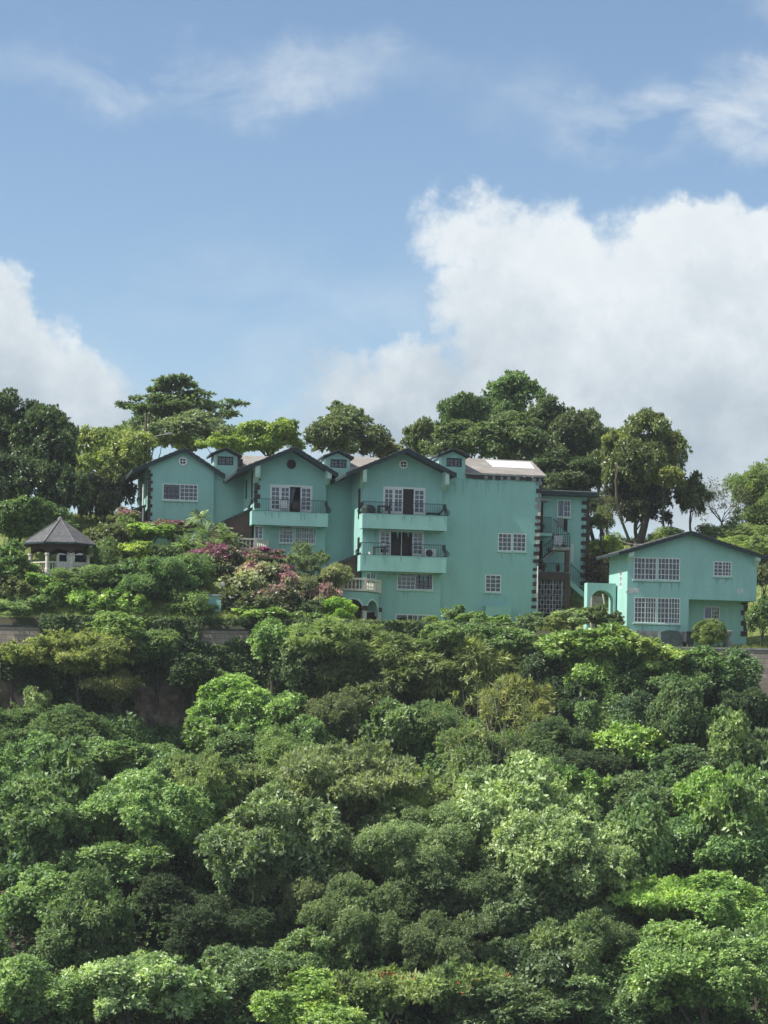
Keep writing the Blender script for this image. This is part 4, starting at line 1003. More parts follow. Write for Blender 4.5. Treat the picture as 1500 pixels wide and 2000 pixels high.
def chair(mt):
    def g(r):
        m = MB(); m.box(-.24, .24, -.24, .24, .40, .46); m.build('seat', mt, r); m = MB(); m.prism([(-.24, .46), (.24, .46), (.20, .95), (-.20, .95)], .2, .24); m.build('backrest', mt, r)
        for x in (-.2, .2):
            for y in (-.2, .2): m = MB(); m.tube([(x, y, 0), (x, y, .4)], .025, 4); m.build('leg', mt, r)
            m = MB(); m.tube([(x*1.15, -.2, .62), (x*1.15, .2, .66)], .025, 4); m.build('armrest', mt, r)
    return g
def table(r):
    m = MB(); m.box(-.45, .45, -.3, .3, .68, .73); m.build('tabletop', M_wood, r)
    for x in (-.38, .38):
        for y in (-.24, .24): m = MB(); m.box(x-.03, x+.03, y-.03, y+.03, 0, .678); m.build('leg', M_wood, r)
def lounger(r):
    m = MB(); m.prism([(-.7, .28), (.2, .28), (.7, .72), (.68, .78), (.16, .35), (-.7, .35)], -.28, .28); m.build('cushion', M_curtd, r)
    for x in (-.6, .2):
        m = MB(); m.box(x-.03, x+.03, -.25, .25, 0, .278); m.build('leg', M_iron, r)
zf = B31[3]; zg = B32[3]; ze2 = B21[3]
on_balcony(H3, f3, 'air_conditioner', 841, -.75, zg, ac_unit, 'white air conditioner fan unit on the lower balcony of the tall house', 'air conditioner')
def puff(r):
    m = MB(); m.lathe(0, 0, [(.3, 0), (.5, .12), (.52, .5), (.4, .7), (.1, .76)], 12); m.build('cushion', mat('grey_green_cover', (.05, .075, .07), .9, var=.3), r)
on_balcony(H3, f3, 'pouffe', 719, -.65, zf, puff, 'dark round covered pouffe at the left end of the upper balcony', 'pouffe')
on_balcony(H3, f3, 'side_table', 750, -.6, zf, table, 'low brown table on the upper balcony beside the pouffe', 'table')
on_balcony(H3, f3, 'recliner', 852, -.6, zf, lounger, 'dark reclining chair at the right end of the upper balcony', 'chair')
on_balcony(H3, f3, 'side_table', 742, -.6, zg, table, 'low table with white things on the lower balcony', 'table')
def bowl(r):
    m = MB(); m.lathe(0, 0, [(.08, 0), (.2, .1), (.22, .24), (.2, .25)], 10); m.build('bowl', M_white, r)
on_balcony(H3, f3, 'white_bowl', 750, -.6, zg+.73, bowl, 'white bowl standing on the low table of the lower balcony', 'bowl')
def bucket(r):
    m = MB(); m.lathe(0, 0, [(.13, 0), (.17, .36), (.19, .37)], 10); m.build('bucket', M_white, r)
on_balcony(H3, f3, 'bucket', 725, -.8, zg, bucket, 'small white bucket near the left end of the lower balcony', 'bucket')
on_balcony(H2, f2, 'balcony_chair', 578, -.55, ze2, chair(M_wood), 'brown wooden chair in the open doorway of the single balcony', 'chair')
on_balcony(H2, f2, 'balcony_chair', 556, -.55, ze2, chair(M_white), 'white chair behind the railing of the single balcony', 'chair')
# utility pole with lamp
up = W3(283, 1000, 176.0); g0 = ground(up.x, up.y); zt = W3(282, 806, 176).z
UP = empty('street_lamp', (up.x, up.y, g0), 0, label='dark wooden lamp pole rising from the trees at upper left', cat='lamp post')
m = MB(); m.tube([(0, 0, 0), (-.05, 0, zt-g0)], [.13, .10], 8); m.build('pole', M_bark, UP)
zl = W3(284, 861, 176).z-g0; m = MB(); m.tube([(0, -.1, zl), (.8, -.25, zl+.35), (1.5, -.3, zl+.5)], .045, 6); AR = m.build('arm', M_conc, UP)
m = MB(); m.prism([(1.4, zl+.44), (2.1, zl+.56), (2.1, zl+.68), (1.5, zl+.64)], -.4, -.2); m.build('lamp_head', M_conc, UP)
# low teal wall post and lamp in the garden
def garden_post(px0, px1, pt, pb, Y, label, m1=M_teal):
    a = W3(px0, pt, Y); b = W3(px1, pt, Y); z0 = ground(a.x, Y)-.5; m = MB(); m.box(0, b.x-a.x, 0, .3, 0, a.z-z0); m.box(-.05, b.x-a.x+.05, -.05, .35, a.z-z0+.003, a.z-z0+.14, 1)
    o = m.build('garden_wall', [m1, M_conc]); o.location = (a.x, Y, z0); return tag(o, label, 'wall')
garden_post(403, 432, 1164, 1215, 147.5, 'short turquoise garden wall with grey cap left of the bougainvillea')
gp = W3(434, 1142, 149.0); gg = ground(gp.x, gp.y)
GL = empty('garden_lamp', (gp.x, gp.y, gg), 0, label='small garden lamp with pale globe beside the short turquoise wall', cat='lamp')
m = MB(); m.tube([(0, 0, -.3), (0, 0, gp.z-gg-.15)], .04, 6); m.build('post', M_iron, GL)
m = MB(); h = gp.z-gg; m.lathe(0, 0, [(.06, h-.2), (.16, h-.12), (.2, h), (.16, h+.12), (.05, h+.2)], 10); m.build('globe', mat('opal_globe', (.75, .72, .6), .4), GL)
# garden urn by the ball shrub
uq = W3(1421, 1256, 148.8); m = MB(); k = 148.8/F
m.lathe(0, 0, [(.28, -.5), (.28, .15), (.16, .2), (.13, .35), (.3, .6), (.34, .8), (.28, .84)], 12); o = m.build('stone_urn', M_crmq); o.location = uq; tag(o, 'pale stone urn on a pedestal beside the clipped ball shrub', 'urn')

# things people keep on the stair tower
def pot_plant(px, py, d, label, col, r=.35):
    x, z = ft.L(px, py, d); p = ft.world(x, d, z); rt = empty('potted_plant', tuple(p), 0, label=label, cat='potted plant')
    m = MB(); m.lathe(0, 0, [(.11, 0), (.16, .26), (.18, .28)], 8); m.build('pot', M_redw, rt)
    rg = random.Random(int(px)); m = MB()
    for i in range(60):
        a = rg.random()*6.28; e = rg.random()*1.5; l = r*(.5+.7*rg.random()); t = Vector((math.cos(a)*math.cos(e), math.sin(a)*math.cos(e), math.sin(e)))*l; b = Vector((0, 0, .28)); s = Vector((-math.sin(a), math.cos(a), 0))*.05
        m.add([b, b+t*.5+s, b+t, b+t*.5-s], [(0, 1, 2, 3)])
    o = m.build('foliage', M_leaf, rt); o.color = (*col, 1)
pot_plant(1061, 1116.5, .75, 'bushy potted plant at the left of the lower tower landing', (.06, .10, .05), .5)
pot_plant(1090, 1116.5, .8, 'small potted plant in the middle of the lower tower landing', (.09, .15, .06))
pot_plant(1058, 1039.5, 1.6, 'leafy potted plant on the upper tower landing by the door', (.07, .08, .05), .5)
def laundry(px0, px1, py0, py1, d, label, mt):
    x0, z1 = ft.L(px0, py0, d); x1 = ft.U(px1, py0, d); z0 = ft.Z(px0, py1, d); m = MB(); n = 8
    vs = []
    for i in range(n+1):
        x = (x1-x0)*i/n; y = .04*math.sin(i*2.1); vs += [(x, y-.02, 0), (x, y*1.6-.02, z0-z1-.05*math.sin(i*1.3)), (x, y+.02, 0), (x, y*1.6+.02, z0-z1-.05*math.sin(i*1.3))]
    m.add(vs, [q for i in range(n) for q in ((i*4, i*4+1, i*4+5, i*4+4), (i*4+2, i*4+6, i*4+7, i*4+3), (i*4, i*4+4, i*4+6, i*4+2), (i*4+1, i*4+3, i*4+7, i*4+5))])
    o = m.build('hanging_laundry', mt); p = ft.world(x0, d, z1); o.location = p; o.rotation_euler = (0, 0, TH); tag(o, label, 'laundry')
laundry(1088, 1100, 1011, 1030, 1.9, 'pale grey laundry hanging under the tower window', M_conc)
laundry(1101, 1108, 1013, 1038, 1.8, 'dark narrow cloth hanging beside the pale laundry on the tower', M_curtd)
laundry(1082, 1098, 1046, 1064, .58, 'mauve grey cloth over the grille of the half landing', mg)
# ------------------------------------------------------------------ foliage
def unit(v): return v/np.maximum(1e-6, np.linalg.norm(v, axis=1, keepdims=True))
def rdir(rg, n): return unit(rg.normal(size=(n, 3)))
def leaves(rg, P, D, k, L, Wd, spread, droop, up=0.6, jit=0.02):
    """k rhombic leaves round every twig end P pointing roughly along D"""
    n = len(P); P = np.repeat(P, k, 0)+rg.normal(size=(n*k, 3))*jit; D = np.repeat(D, k, 0)
    t = rdir(rg, n*k); a = D+t*spread; a[:, 2] -= droop; a = unit(a)
    nrm = unit(D*0.8+rg.normal(size=(n*k, 3))*0.45+np.array([0, 0, up*.7])); s = unit(np.cross(a, nrm))
    sz = (0.65+0.7*rg.random((n*k, 1))); l = L*sz; w = Wd*sz*.5; bend = nrm*(-l*.12)
    v = np.stack([P, P+a*l*.45+s*w, P+a*l+bend, P+a*l*.45-s*w], 1).reshape(-1, 3)
    return v
def quads_mesh(name, V, mats, split=None):
    n = len(V)//4; me = bpy.data.meshes.new(name)
    me.vertices.add(n*4); me.vertices.foreach_set('co', V.astype(np.float32).ravel())
    me.loops.add(n*4); me.loops.foreach_set('vertex_index', np.arange(n*4, dtype=np.int32))
    me.polygons.add(n); me.polygons.foreach_set('loop_start', np.arange(0, n*4, 4, dtype=np.int32)); me.polygons.foreach_set('loop_total', np.full(n, 4, dtype=np.int32))
    for q in mats: me.materials.append(q)
    if split is not None: me.polygons.foreach_set('material_index', split.astype(np.int32))
    me.update(calc_edges=True); return me
KIND = {  # twigs per clump m2, leaves per twig, L, W, spread, droop, clump flatness, clump radius share, glossy
    'broad': dict(k=6, L=.25, W=.115, sp=1.1, dr=.15, cz=.75, rc=.30, lai=2.0, mat='gloss'),
    'fine':  dict(k=7, L=.17, W=.06, sp=1.0, dr=.1, cz=.8, rc=.30, lai=1.7, mat='leaf'),
    'spray': dict(k=5, L=.42, W=.075, sp=.8, dr=.45, cz=.6, rc=.33, lai=1.7, mat='leaf'),
    'flat':  dict(k=6, L=.22, W=.085, sp=1.2, dr=.0, cz=.30, rc=.34, lai=1.9, mat='leaf'),
    'vine':  dict(k=4, L=.17, W=.13, sp=1.2, dr=.5, cz=1.1, rc=.28, lai=2.1, mat='leaf'),
    'layer': dict(k=8, L=.30, W=.14, sp=1.2, dr=.0, cz=.28, rc=.30, lai=1.9, mat='gloss'),
    'hedge': dict(k=5, L=.10, W=.055, sp=1.0, dr=.0, cz=1.0, rc=.22, lai=2.2, mat='leaf'),
}
PROTO = {}
def proto(kind, Rr, var, flower=None):
    key = (kind, Rr, var, flower)
    if key in PROTO: return PROTO[key]
    K = KIND[kind]; rg = np.random.default_rng(hash((kind, int(Rr*10), var)) % 1000 if False else (sum(map(ord, kind))*7+int(Rr*10)*13+var*101))
    asp = {'flat': .5, 'layer': .5, 'vine': .95, 'hedge': .95, 'spray': .8}.get(kind, .9)
    rc = K['rc']*Rr
    if kind in ('broad', 'fine', 'vine', 'spray', 'flat'):     # a few big lobes, each built of small clumps
        nl = {1.5: 5, 2.5: 7, 3.0: 8, 4.5: 12}[Rr]; nk = {1.5: 7, 2.5: 8, 3.0: 9, 4.5: 9}[Rr]; C = []; cr = []
        lrb = {1.5: .46, 2.5: .42, 3.0: .40, 4.5: .34}[Rr]
        for i in range(nl):
            th = 2.4*i+var+rg.normal()*.35; el = math.asin(max(-.6, min(.97, (-.55 if kind != 'flat' else -.2)+1.5*(i+.5)/nl+rg.normal()*.1)))
            lr = lrb*(.75+.5*rg.random()); rr_ = (1-lr)*(.85+.3*rg.random()); lc = np.array([math.cos(th)*math.cos(el), math.sin(th)*math.cos(el), math.sin(el)])*rr_
            if kind == 'flat': lc[2] *= .8
            dd = rdir(rg, nk*3); dd = dd[dd[:, 2] > -.55][:nk]
            for q in dd:
                C.append(lc+q*lr*(.72+.3*rg.random())*np.array([1, 1, .8 if kind != 'flat' else .45])); cr.append(lr*(.24+.55*rg.random()**1.6))
        C = np.array(C)*Rr; C[:, 2] *= asp; cr = np.array(cr)*Rr; rc = float(cr.mean())
    else:
        nc = {'layer': 60}.get(kind, 50)
        d = rdir(rg, nc*3); d = d[d[:, 2] > (-.75 if kind == 'hedge' else -.45)][:nc]
        lob = 1+.20*np.sin(d[:, 0]*4+var)+.16*np.cos(d[:, 1]*5+var*2)+.15*rg.normal(size=len(d))
        rad = (1-K['rc']*.85)*np.where(rg.random(len(d)) < .78, .85+.2*rg.random(len(d)), .3+.5*rg.random(len(d)))*(lob if kind != 'hedge' else .98)
        C = d*rad[:, None]*Rr; C[:, 2] *= asp
        if kind == 'layer':   # horizontal shelves
            rc = .16*Rr; an = rg.random(len(C))*6.28; rr_ = rg.random(len(C))**.55; lv = rg.integers(0, 4, len(C)); w_ = np.array([.95, 1.05, .8, .45])[lv]*(.8+.3*np.sin(an*3+lv*2))
            C = np.stack([np.cos(an)*rr_*w_*Rr, np.sin(an)*rr_*w_*Rr, (lv-1.2)*Rr*.25+rr_*.15*Rr*np.sin(an*2+lv)], 1)
        cr = rc*(.65+.7*rg.random(len(C)))
        if kind == 'hedge': cr = cr*0+rc
    Ps, Ds = [], []
    la = K['L']*K['W']*.5
    for c, r in zip(C, cr):
        nt = int(4*math.pi*r*r*(.5+.5*K['cz'])*K['lai']/la/K['k']*.62)+6
        out = unit(c[None]+np.array([[0, 0, .3*Rr]])); dd = unit(rdir(rg, nt)+out*.55+np.array([[0, 0, .25]]))
        q = c+dd*r*((.55+.5*rg.random((nt, 1))**.6) if kind == 'hedge' else (.30+.95*rg.random((nt, 1))**.8))*np.array([[1, 1, K['cz']*((.8+.5*rg.random()) if kind not in ('flat', 'layer', 'hedge') else 1)]])
        Ps.append(q); Ds.append(dd)
        if kind == 'vine' and rg.random() < .6:   # hanging strands
            m = int(nt*.35); a = rg.random(m)*6.28; q = c+np.stack([np.cos(a)*r*.9, np.sin(a)*r*.9, -rg.random(m)*r*2.2], 1); Ps.append(q); Ds.append(unit(np.stack([np.cos(a), np.sin(a), -.6+0*a], 1)))
    P = np.concatenate(Ps); D = np.concatenate(Ds)
    # stray shoots that break the outline
    ns = max(6, int(len(C)*1.1)) if kind not in ('hedge', 'layer') else 0
    for i in range(ns):
        c = C[rg.integers(len(C))]; o = unit((c+np.array([0, 0, Rr*.35])+rg.normal(size=3)*Rr*.4)[None])[0]; ln = rc*(.9+1.3*rg.random()**2); m = int(8+ln*9)
        tt = np.linspace(.3, 1, m)[:, None]; q = c+o*ln*tt+np.array([[0, 0, -.25*ln]])*tt**3+rg.normal(size=(m, 3))*(.05+.05*(1-tt)); P = np.concatenate([P, q]); D = np.concatenate([D, np.repeat(o[None], m, 0)])
    V = leaves(rg, P, D, K['k'], K['L'], K['W'], K['sp'], K['dr'])
    # larger shaded leaves inside make the crown opaque
    ni = int(220*Rr*Rr) if kind != 'layer' else int(60*Rr*Rr)
    pi_ = rdir(rg, ni)*(rg.random((ni, 1))**.4)*Rr*.55; pi_[:, 2] *= asp
    V2 = leaves(rg, pi_, rdir(rg, ni), 2, min(.3, .11*Rr), min(.2, .07*Rr), 1.0, .2)
    Vv = np.concatenate([V, V2]); mats = [M_gloss if K['mat'] == 'gloss' else M_leaf]; sp = None
    if flower:
        mats.append({'pink': M_pink, 'rose': M_rose, 'orange': M_oran}[flower[0]]); nq = len(Vv)//4
        ctr = Vv.reshape(-1, 4, 3)[:, 0]; f = np.sin(ctr[:, 0]*2.1+1)*np.cos(ctr[:, 1]*1.9)+.6*np.sin(ctr[:, 2]*3.1)+rg.normal(size=nq)*.45+ctr[:, 2]/Rr*.8
        sp = (f > np.quantile(f, 1-flower[1])).astype(int)
    me = quads_mesh(kind+'_crown', Vv, mats, sp)
    PROTO[key] = (me, C, asp, Rr); return PROTO[key]
def limb_mesh(mb, rg, base, top, C, r0, lean):
    """trunk from base to the crown, then limbs out to the clumps"""
    b = np.array(base); t = np.array(top); n = 6; pts = []
    for i in range(n+1):
        s = i/n; p = b+(t-b)*s+np.array([lean[0]*math.sin(s*3.1), lean[1]*math.sin(s*2.7), 0]); pts.append(p)
    mb.tube(pts, [r0*(1.25-.75*i/n) for i in range(n+1)], 7)
    for c in C:
        s0 = rg.integers(3, n+1); p0 = pts[s0]; m = (p0+c)/2+np.array([0, 0, .12*np.linalg.norm(c-p0)])+rg.normal(size=3)*.15
        mb.tube([p0, (p0+m)/2+rg.normal(size=3)*.06, m, (m+c)/2, c], [r0*.42, r0*.34, r0*.26, r0*.18, r0*.08], 5)
SEED = [0]
BK_GROUP = 'trees on the skyline behind the terrace'
SLOPE_GROUP = 'trees covering the hillside below the walls'
GAIN = 2.4
def plant(kind, px, py, rx, ry, col, label, name='broadleaf_tree', cat='tree', Y=None, h=None, group=None, var=None, flower=None, bark=None, tr=None, limbs=7, part='crown', lean=None, dy=0):
    if group == SLOPE_GROUP:
        if py < 1300: rx *= 1.2; ry *= 1.08; py += 8 if not 590 < px < 900 else 17; h = h*.9 if h else None
        else: rx *= 1.26; ry *= 1.45; h = h*.78 if h else None
    elif group == 'garden shrubs in front of the terrace' and kind != 'hedge' and px < 600: rx *= 1.12; ry *= 1.2
    SEED[0] += 1; rg = np.random.default_rng(500+SEED[0]); var = SEED[0] % 3 if var is None else var
    k0 = 130/F
    if Y is None:       # walk up the slope until the crown centre stands h above the ground
        Y = 145.0
        for i in range(400):
            w = W3(px, py, Y); hh = h if h else max(1.2, .9*ry*Y/F)
            if w.z-ground(w.x, Y) >= hh: break
            Y -= .12
        Y = max(Y, 92)
    w = W3(px, py, Y); rm = rx*Y/F; rzm = ry*Y/F; gz = ground(w.x, w.y)
    sizes = {'broad': (1.5, 3.0, 4.5), 'fine': (1.5, 3.0, 4.5), 'spray': (1.5, 3.0), 'flat': (2.5, 4.5), 'vine': (1.5, 2.5), 'layer': (4.0,), 'hedge': (1.2,)}[kind]
    Rr = min(sizes, key=lambda s: abs(math.log(s/rm))); nv = {4.5: 2, 4.0: 1}.get(Rr, 3 if kind in ('broad', 'fine') else 2)
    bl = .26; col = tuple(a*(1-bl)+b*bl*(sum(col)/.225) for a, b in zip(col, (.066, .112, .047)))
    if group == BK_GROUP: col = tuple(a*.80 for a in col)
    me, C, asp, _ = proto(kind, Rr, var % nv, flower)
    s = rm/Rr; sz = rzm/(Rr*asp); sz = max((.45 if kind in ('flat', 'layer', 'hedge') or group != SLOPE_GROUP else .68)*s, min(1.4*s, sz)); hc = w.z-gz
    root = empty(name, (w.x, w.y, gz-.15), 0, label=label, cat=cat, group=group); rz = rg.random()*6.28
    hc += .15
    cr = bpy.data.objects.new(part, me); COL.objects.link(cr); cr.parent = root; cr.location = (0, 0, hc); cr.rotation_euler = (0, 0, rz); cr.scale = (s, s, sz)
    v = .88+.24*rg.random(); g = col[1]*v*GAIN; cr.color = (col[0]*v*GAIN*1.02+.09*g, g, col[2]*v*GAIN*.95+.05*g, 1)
    c, sn = math.cos(rz), math.sin(rz); idx = rg.permutation(len(C))[:limbs]
    CC = [np.array([(q[0]*c-q[1]*sn)*s, (q[0]*sn+q[1]*c)*s, q[2]*sz+hc]) for q in C[idx]]
    mb = MB(); r0 = tr or max(.05, .055*rm+.03); ln = lean or (rg.normal()*.06*hc, rg.normal()*.05*hc)
    bx = -ln[0]*1.2
    limb_mesh(mb, rg, (bx, 0, -.3), (0, 0, max(.2, hc-rzm*.25)), CC, r0, ln)
    mb.build('trunk' if cat == 'tree' else 'stem', bark or M_bark, root)
    return root
# colours (albedo); DK also carries shade for crowns in hollows
DK = (.033, .058, .030); MD = (.055, .100, .034); BR = (.092, .158, .040); OL = (.090, .112, .040); GG = (.085, .125, .070)
YG = (.150, .200, .036); LM = (.130, .215, .034); SV = (.118, .158, .082); DO = (.062, .075, .036); DB = (.040, .075, .045)

# --- trees standing behind the houses (Y is the distance from the camera) ---
BK = 'trees on the skyline behind the terrace'
def back(kind, px, py, rx, ry, col, label, Y=186, **k): return plant(kind, px, py, rx, ry*(1.15 if ry > 30 else 1), col, label, Y=Y, group=BK, **k)
back('broad', 25, 848, 74, 70, DK, 'topmost dark dense crown at the left edge of the skyline', 168, var=0)
back('broad', 84, 888, 76, 76, (.038, .066, .030), 'wide dark dense crown right of the topmost one at the left edge', 166, var=1)
back('broad', 20, 940, 70, 66, (.036, .062, .032), 'dark crown under the topmost one at the left edge', 162, var=2)
back('broad', 118, 965, 54, 62, DK, 'dark rounded crown above the gazebo roof, right of the others', 162, var=0)
back('broad', 40, 1020, 80, 50, MD, 'low glossy dark tree directly left of the gazebo roof', 157)
back('broad', 222, 893, 78, 70, (.130, .165, .045), 'yellowish green bushy tree left of the small top left house', 176, var=2)
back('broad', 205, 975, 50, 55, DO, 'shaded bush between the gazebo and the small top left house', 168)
back('layer', 350, 792, 122, 36, (.062, .098, .045), 'wide tree with horizontal shelves of leaves rising over the small top left house', 190)
back('broad', 370, 852, 80, 42, (.085, .110, .065), 'greyish green tree crown just above the small top left house', 184)
back('broad', 290, 850, 45, 40, (.06, .09, .05), 'dull green crown behind the lamp pole', 188)
back('broad', 525, 856, 62, 40, (.125, .180, .035), 'bright yellow green tree between the first two gables', 182)
back('flat', 455, 872, 62, 24, (.120, .170, .035), 'low bright yellow green branch reaching left over the first cupola', 181)
back('broad', 672, 856, 68, 52, (.078, .105, .052), 'olive broadleaf tree with pointed top above the middle cupola', 182, var=0)
back('broad', 668, 812, 28, 24, (.078, .105, .052), 'small tuft of crown topping the olive tree above the middle cupola', 184)
back('broad', 745, 880, 42, 30, (.085, .100, .055), 'low brownish crown left of the tall house gable peak', 184)
back('broad', 822, 862, 38, 38, (.080, .105, .050), 'small olive crown just right of the tall house gable peak', 183)
back('broad', 905, 815, 50, 48, (.055, .105, .040), 'green crown at upper left of the large clump behind the blank wall', 186)
back('broad', 992, 795, 66, 56, (.060, .110, .040), 'highest rounded tree of the clump behind the blank wall roof', 188, var=1)
back('broad', 890, 870, 60, 40, (.075, .110, .048), 'lower crown behind the right hand cupola', 181)
back('broad', 985, 865, 80, 50, (.065, .100, .042), 'wide green crown directly over the pale roof sheet', 180, var=0)
back('broad', 1085, 848, 62, 60, (.058, .085, .040), 'dark green crown above the flat roofed stair tower', 182, var=1)
back('broad', 1150, 868, 50, 58, (.062, .085, .042), 'spiky topped dark crown right of the stair tower', 182)
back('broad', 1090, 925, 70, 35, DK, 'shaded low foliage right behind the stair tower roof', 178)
back('broad', 1258, 905, 82, 84, (.068, .090, .034), 'tall separate tree with yellowing leaves and a bare trunk behind the detached house', 173, var=0, lean=(.5, 0), tr=.24)
back('broad', 1272, 828, 26, 26, (.07, .09, .04), 'tuft of leaves at the very top of the yellowing tree', 174)
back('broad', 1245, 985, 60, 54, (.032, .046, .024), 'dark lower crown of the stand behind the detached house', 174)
back('broad', 1215, 862, 34, 30, (.10, .125, .035), 'small yellowish cluster on the left shoulder of the yellowing tree', 172)
back('broad', 1300, 935, 34, 30, (.115, .135, .035), 'yellow patch of leaves low on the right side of the yellowing tree', 171)
back('fine', 1497, 1015, 60, 44, (.09, .13, .05), 'feathery foliage under the rounded tree at the right edge', 176)
back('fine', 1440, 1052, 70, 32, (.12, .16, .07), 'pale scrub line on the bank top under the leafless grey tree', 174)
back('fine', 1330, 1062, 60, 30, (.10, .14, .05), 'low scrub directly behind the detached house roof peak', 172)
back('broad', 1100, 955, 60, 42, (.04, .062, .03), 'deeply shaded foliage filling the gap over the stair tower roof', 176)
back('broad', 1060, 900, 55, 45, (.055, .08, .038), 'dim crown between the blank wall roof end and the tower', 179)
back('broad', 1175, 925, 40, 45, (.05, .072, .035), 'dim crown between the spiky one and the yellowing tree', 179)
back('broad', 1352, 975, 34, 38, (.060, .085, .035), 'small dark tree above the gable peak of the detached house', 174)
back('fine', 1492, 966, 70, 62, (.10, .15, .05), 'smooth rounded feathery tree at the right edge above the bank', 178)
back('fine', 1172, 1020, 26, 28, (.085, .10, .05), 'thin straggly bush right of the stair tower quoins', 166)
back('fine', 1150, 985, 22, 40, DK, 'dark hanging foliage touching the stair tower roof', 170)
back('broad', 1168, 1120, 38, 34, (.065, .05, .035), 'brownish shaded bush behind the arched passage', 163)
back('fine', 1180, 1080, 42, 30, (.16, .21, .05), 'sunlit grassy bush on the bank right of the stair tower', 168)
back('fine', 1440, 1075, 60, 30, (.14, .19, .06), 'pale sunlit scrub above the right roof slope of the detached house', 168)
back('fine', 1495, 1075, 40, 30, (.12, .16, .07), 'grey green scrub at the far right roof end', 165)
back('broad', 1492, 1130, 22, 60, DO, 'dark bush in the gap right of the detached house', 157)
back('broad', 1488, 1208, 30, 42, MD, 'green bush at the right foot of the detached house', 150.5)
# bare twiggy trees
def bare(px, py, rx, ry, Y, label, tk=1.0, low=.8, col=M_barkp, group=None, n0=7, leafc=None, name='bare_tree'):
    SEED[0] += 1; rnd = random.Random(SEED[0]); w = W3(px, py, Y); gz = ground(w.x, w.y); k = Y/F; mb = MB(); R0 = rx*k; RZ = ry*k; H = w.z-gz; tips = []
    def rec(p, d, ln, r, lv):
        q = p; pts = [p]; rr = [r]
        for i in range(4):
            d = (d+Vector((rnd.gauss(0, .16), rnd.gauss(0, .16), rnd.gauss(.02, .12)))).normalized(); q = q+d*ln/4; pts.append(q); rr.append(r*(1-.13*(i+1)))
        mb.tube(pts, rr, 4, cap=False)
        if lv == 0: tips.append((q, d)); return
        for i in range(3 if lv > 1 else 4): rec(pts[rnd.choice([2, 3, 4])], (d+Vector((rnd.gauss(0, .6), rnd.gauss(0, .6), rnd.gauss(.1, .4)))).normalized(), ln*.66, r*.52, lv-1)
    b = Vector((0, 0, 0)); t = Vector((0, 0, max(.3, H-RZ*low))); mb.tube([b, (b+t)/2+Vector((.1, 0, 0)), t], [.16*tk, .13*tk, .10*tk], 6)
    for i in range(n0):
        a = 6.283*i/n0+rnd.random(); rec(t, Vector((math.cos(a)*R0, math.sin(a)*R0, RZ*1.6)).normalized(), (R0+RZ)*.42, .045, 3)
    root = empty(name, (w.x, w.y, gz), 0, label=label, cat='tree', group=group); mb.build('trunk', col, root)
    if leafc:
        rg = np.random.default_rng(SEED[0]); P = np.array([p for p, d in tips]); D = np.array([d for p, d in tips]); P = np.repeat(P, 3, 0)+rg.normal(size=(len(P)*3, 3))*.12; D = np.repeat(D, 3, 0)
        V = leaves(rg, P, D, 4, .16, .06, 1.1, .1); o = bpy.data.objects.new('crown', quads_mesh('sparse_crown', V, [M_leaf])); COL.objects.link(o); o.parent = root; o.color = (*leafc, 1)
    return root
bare(1410, 985, 55, 45, 176, 'leafless grey tree on the bank between the small dark tree and the right edge', group=BK, leafc=(.12, .14, .07))
bare(1185, 990, 26, 40, 170, 'bare twiggy sapling right of the stair tower', group=BK, n0=5, leafc=(.10, .11, .06))

# --- garden between the wall and the houses ---
GD = 'garden shrubs in front of the terrace'
def gard(kind, px, py, rx, ry, col, label, Y=149, name='shrub', cat='shrub', **k): return plant(kind, px, py, rx, ry, col, label, name=name, cat=cat, Y=Y, group=GD, part='foliage', **k)
gard('broad', 15, 1115, 48, 40, MD, 'dark leafy shrub at the left edge beside the gazebo', 150)
gard('broad', 75, 1152, 42, 28, BR, 'light green shrub in front of the gazebo railing', 149.2)
gard('fine', 165, 1142, 62, 30, (.075, .115, .055), 'fine leaved grey green shrub in front of the gazebo right half', 149.4)
gard('fine', 45, 1190, 55, 24, GG, 'pale grassy shrub on top of the left end of the wall', 147.2)
gard('broad', 20, 1160, 45, 35, DO, 'brownish green shrub below the gazebo at the left edge', 148.5)
gard('broad', 105, 1175, 45, 30, (.075, .13, .04), 'mid green shrub above the left end of the block wall', 147.8)
gard('broad', 165, 1180, 46, 30, BR, 'fresh green shrub left of the round bright one', 147.8)
gard('broad', 240, 1185, 45, 32, (.105, .17, .045), 'round bright green shrub below the big feathery one', 147.8)
gard('fine', 322, 1142, 80, 50, (.062, .115, .050), 'big rounded feathery shrub left of the short turquoise wall', 149.2, tr=.12)
gard('fine', 375, 1185, 45, 34, (.08, .125, .05), 'feathery green shrub at the foot of the short turquoise wall', 147.3)
gard('broad', 285, 1042, 48, 20, (.095, .165, .035), 'bright low shrub just under the small top left house', 158.5)
gard('broad', 215, 1055, 34, 28, DO, 'dusky shrub between gazebo roof and the small house', 157)
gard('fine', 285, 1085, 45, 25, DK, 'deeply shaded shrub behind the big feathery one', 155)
gard('broad', 265, 1075, 30, 16, YG, 'yellow green low shrub right of the gazebo', 153)
gard('broad', 340, 1036, 46, 12, (.06, .08, .04), 'dark reddish bougainvillea along the foot of the small top left house', 160.5, flower=('pink', .3), name='bougainvillea')
gard('broad', 248, 1010, 22, 14, (.07, .08, .04), 'reddish bougainvillea at the brick wing of the small house', 160.5, flower=('rose', .4), name='bougainvillea')
gard('broad', 508, 1096, 56, 16, (.06, .08, .05), 'magenta bougainvillea spilling below the white balustrade of the middle house', 154, flower=('pink', .42), name='bougainvillea')
gard('broad', 430, 1100, 42, 32, (.06, .07, .05), 'purple pink bougainvillea under the palms', 152.5, flower=('pink', .42), name='bougainvillea')
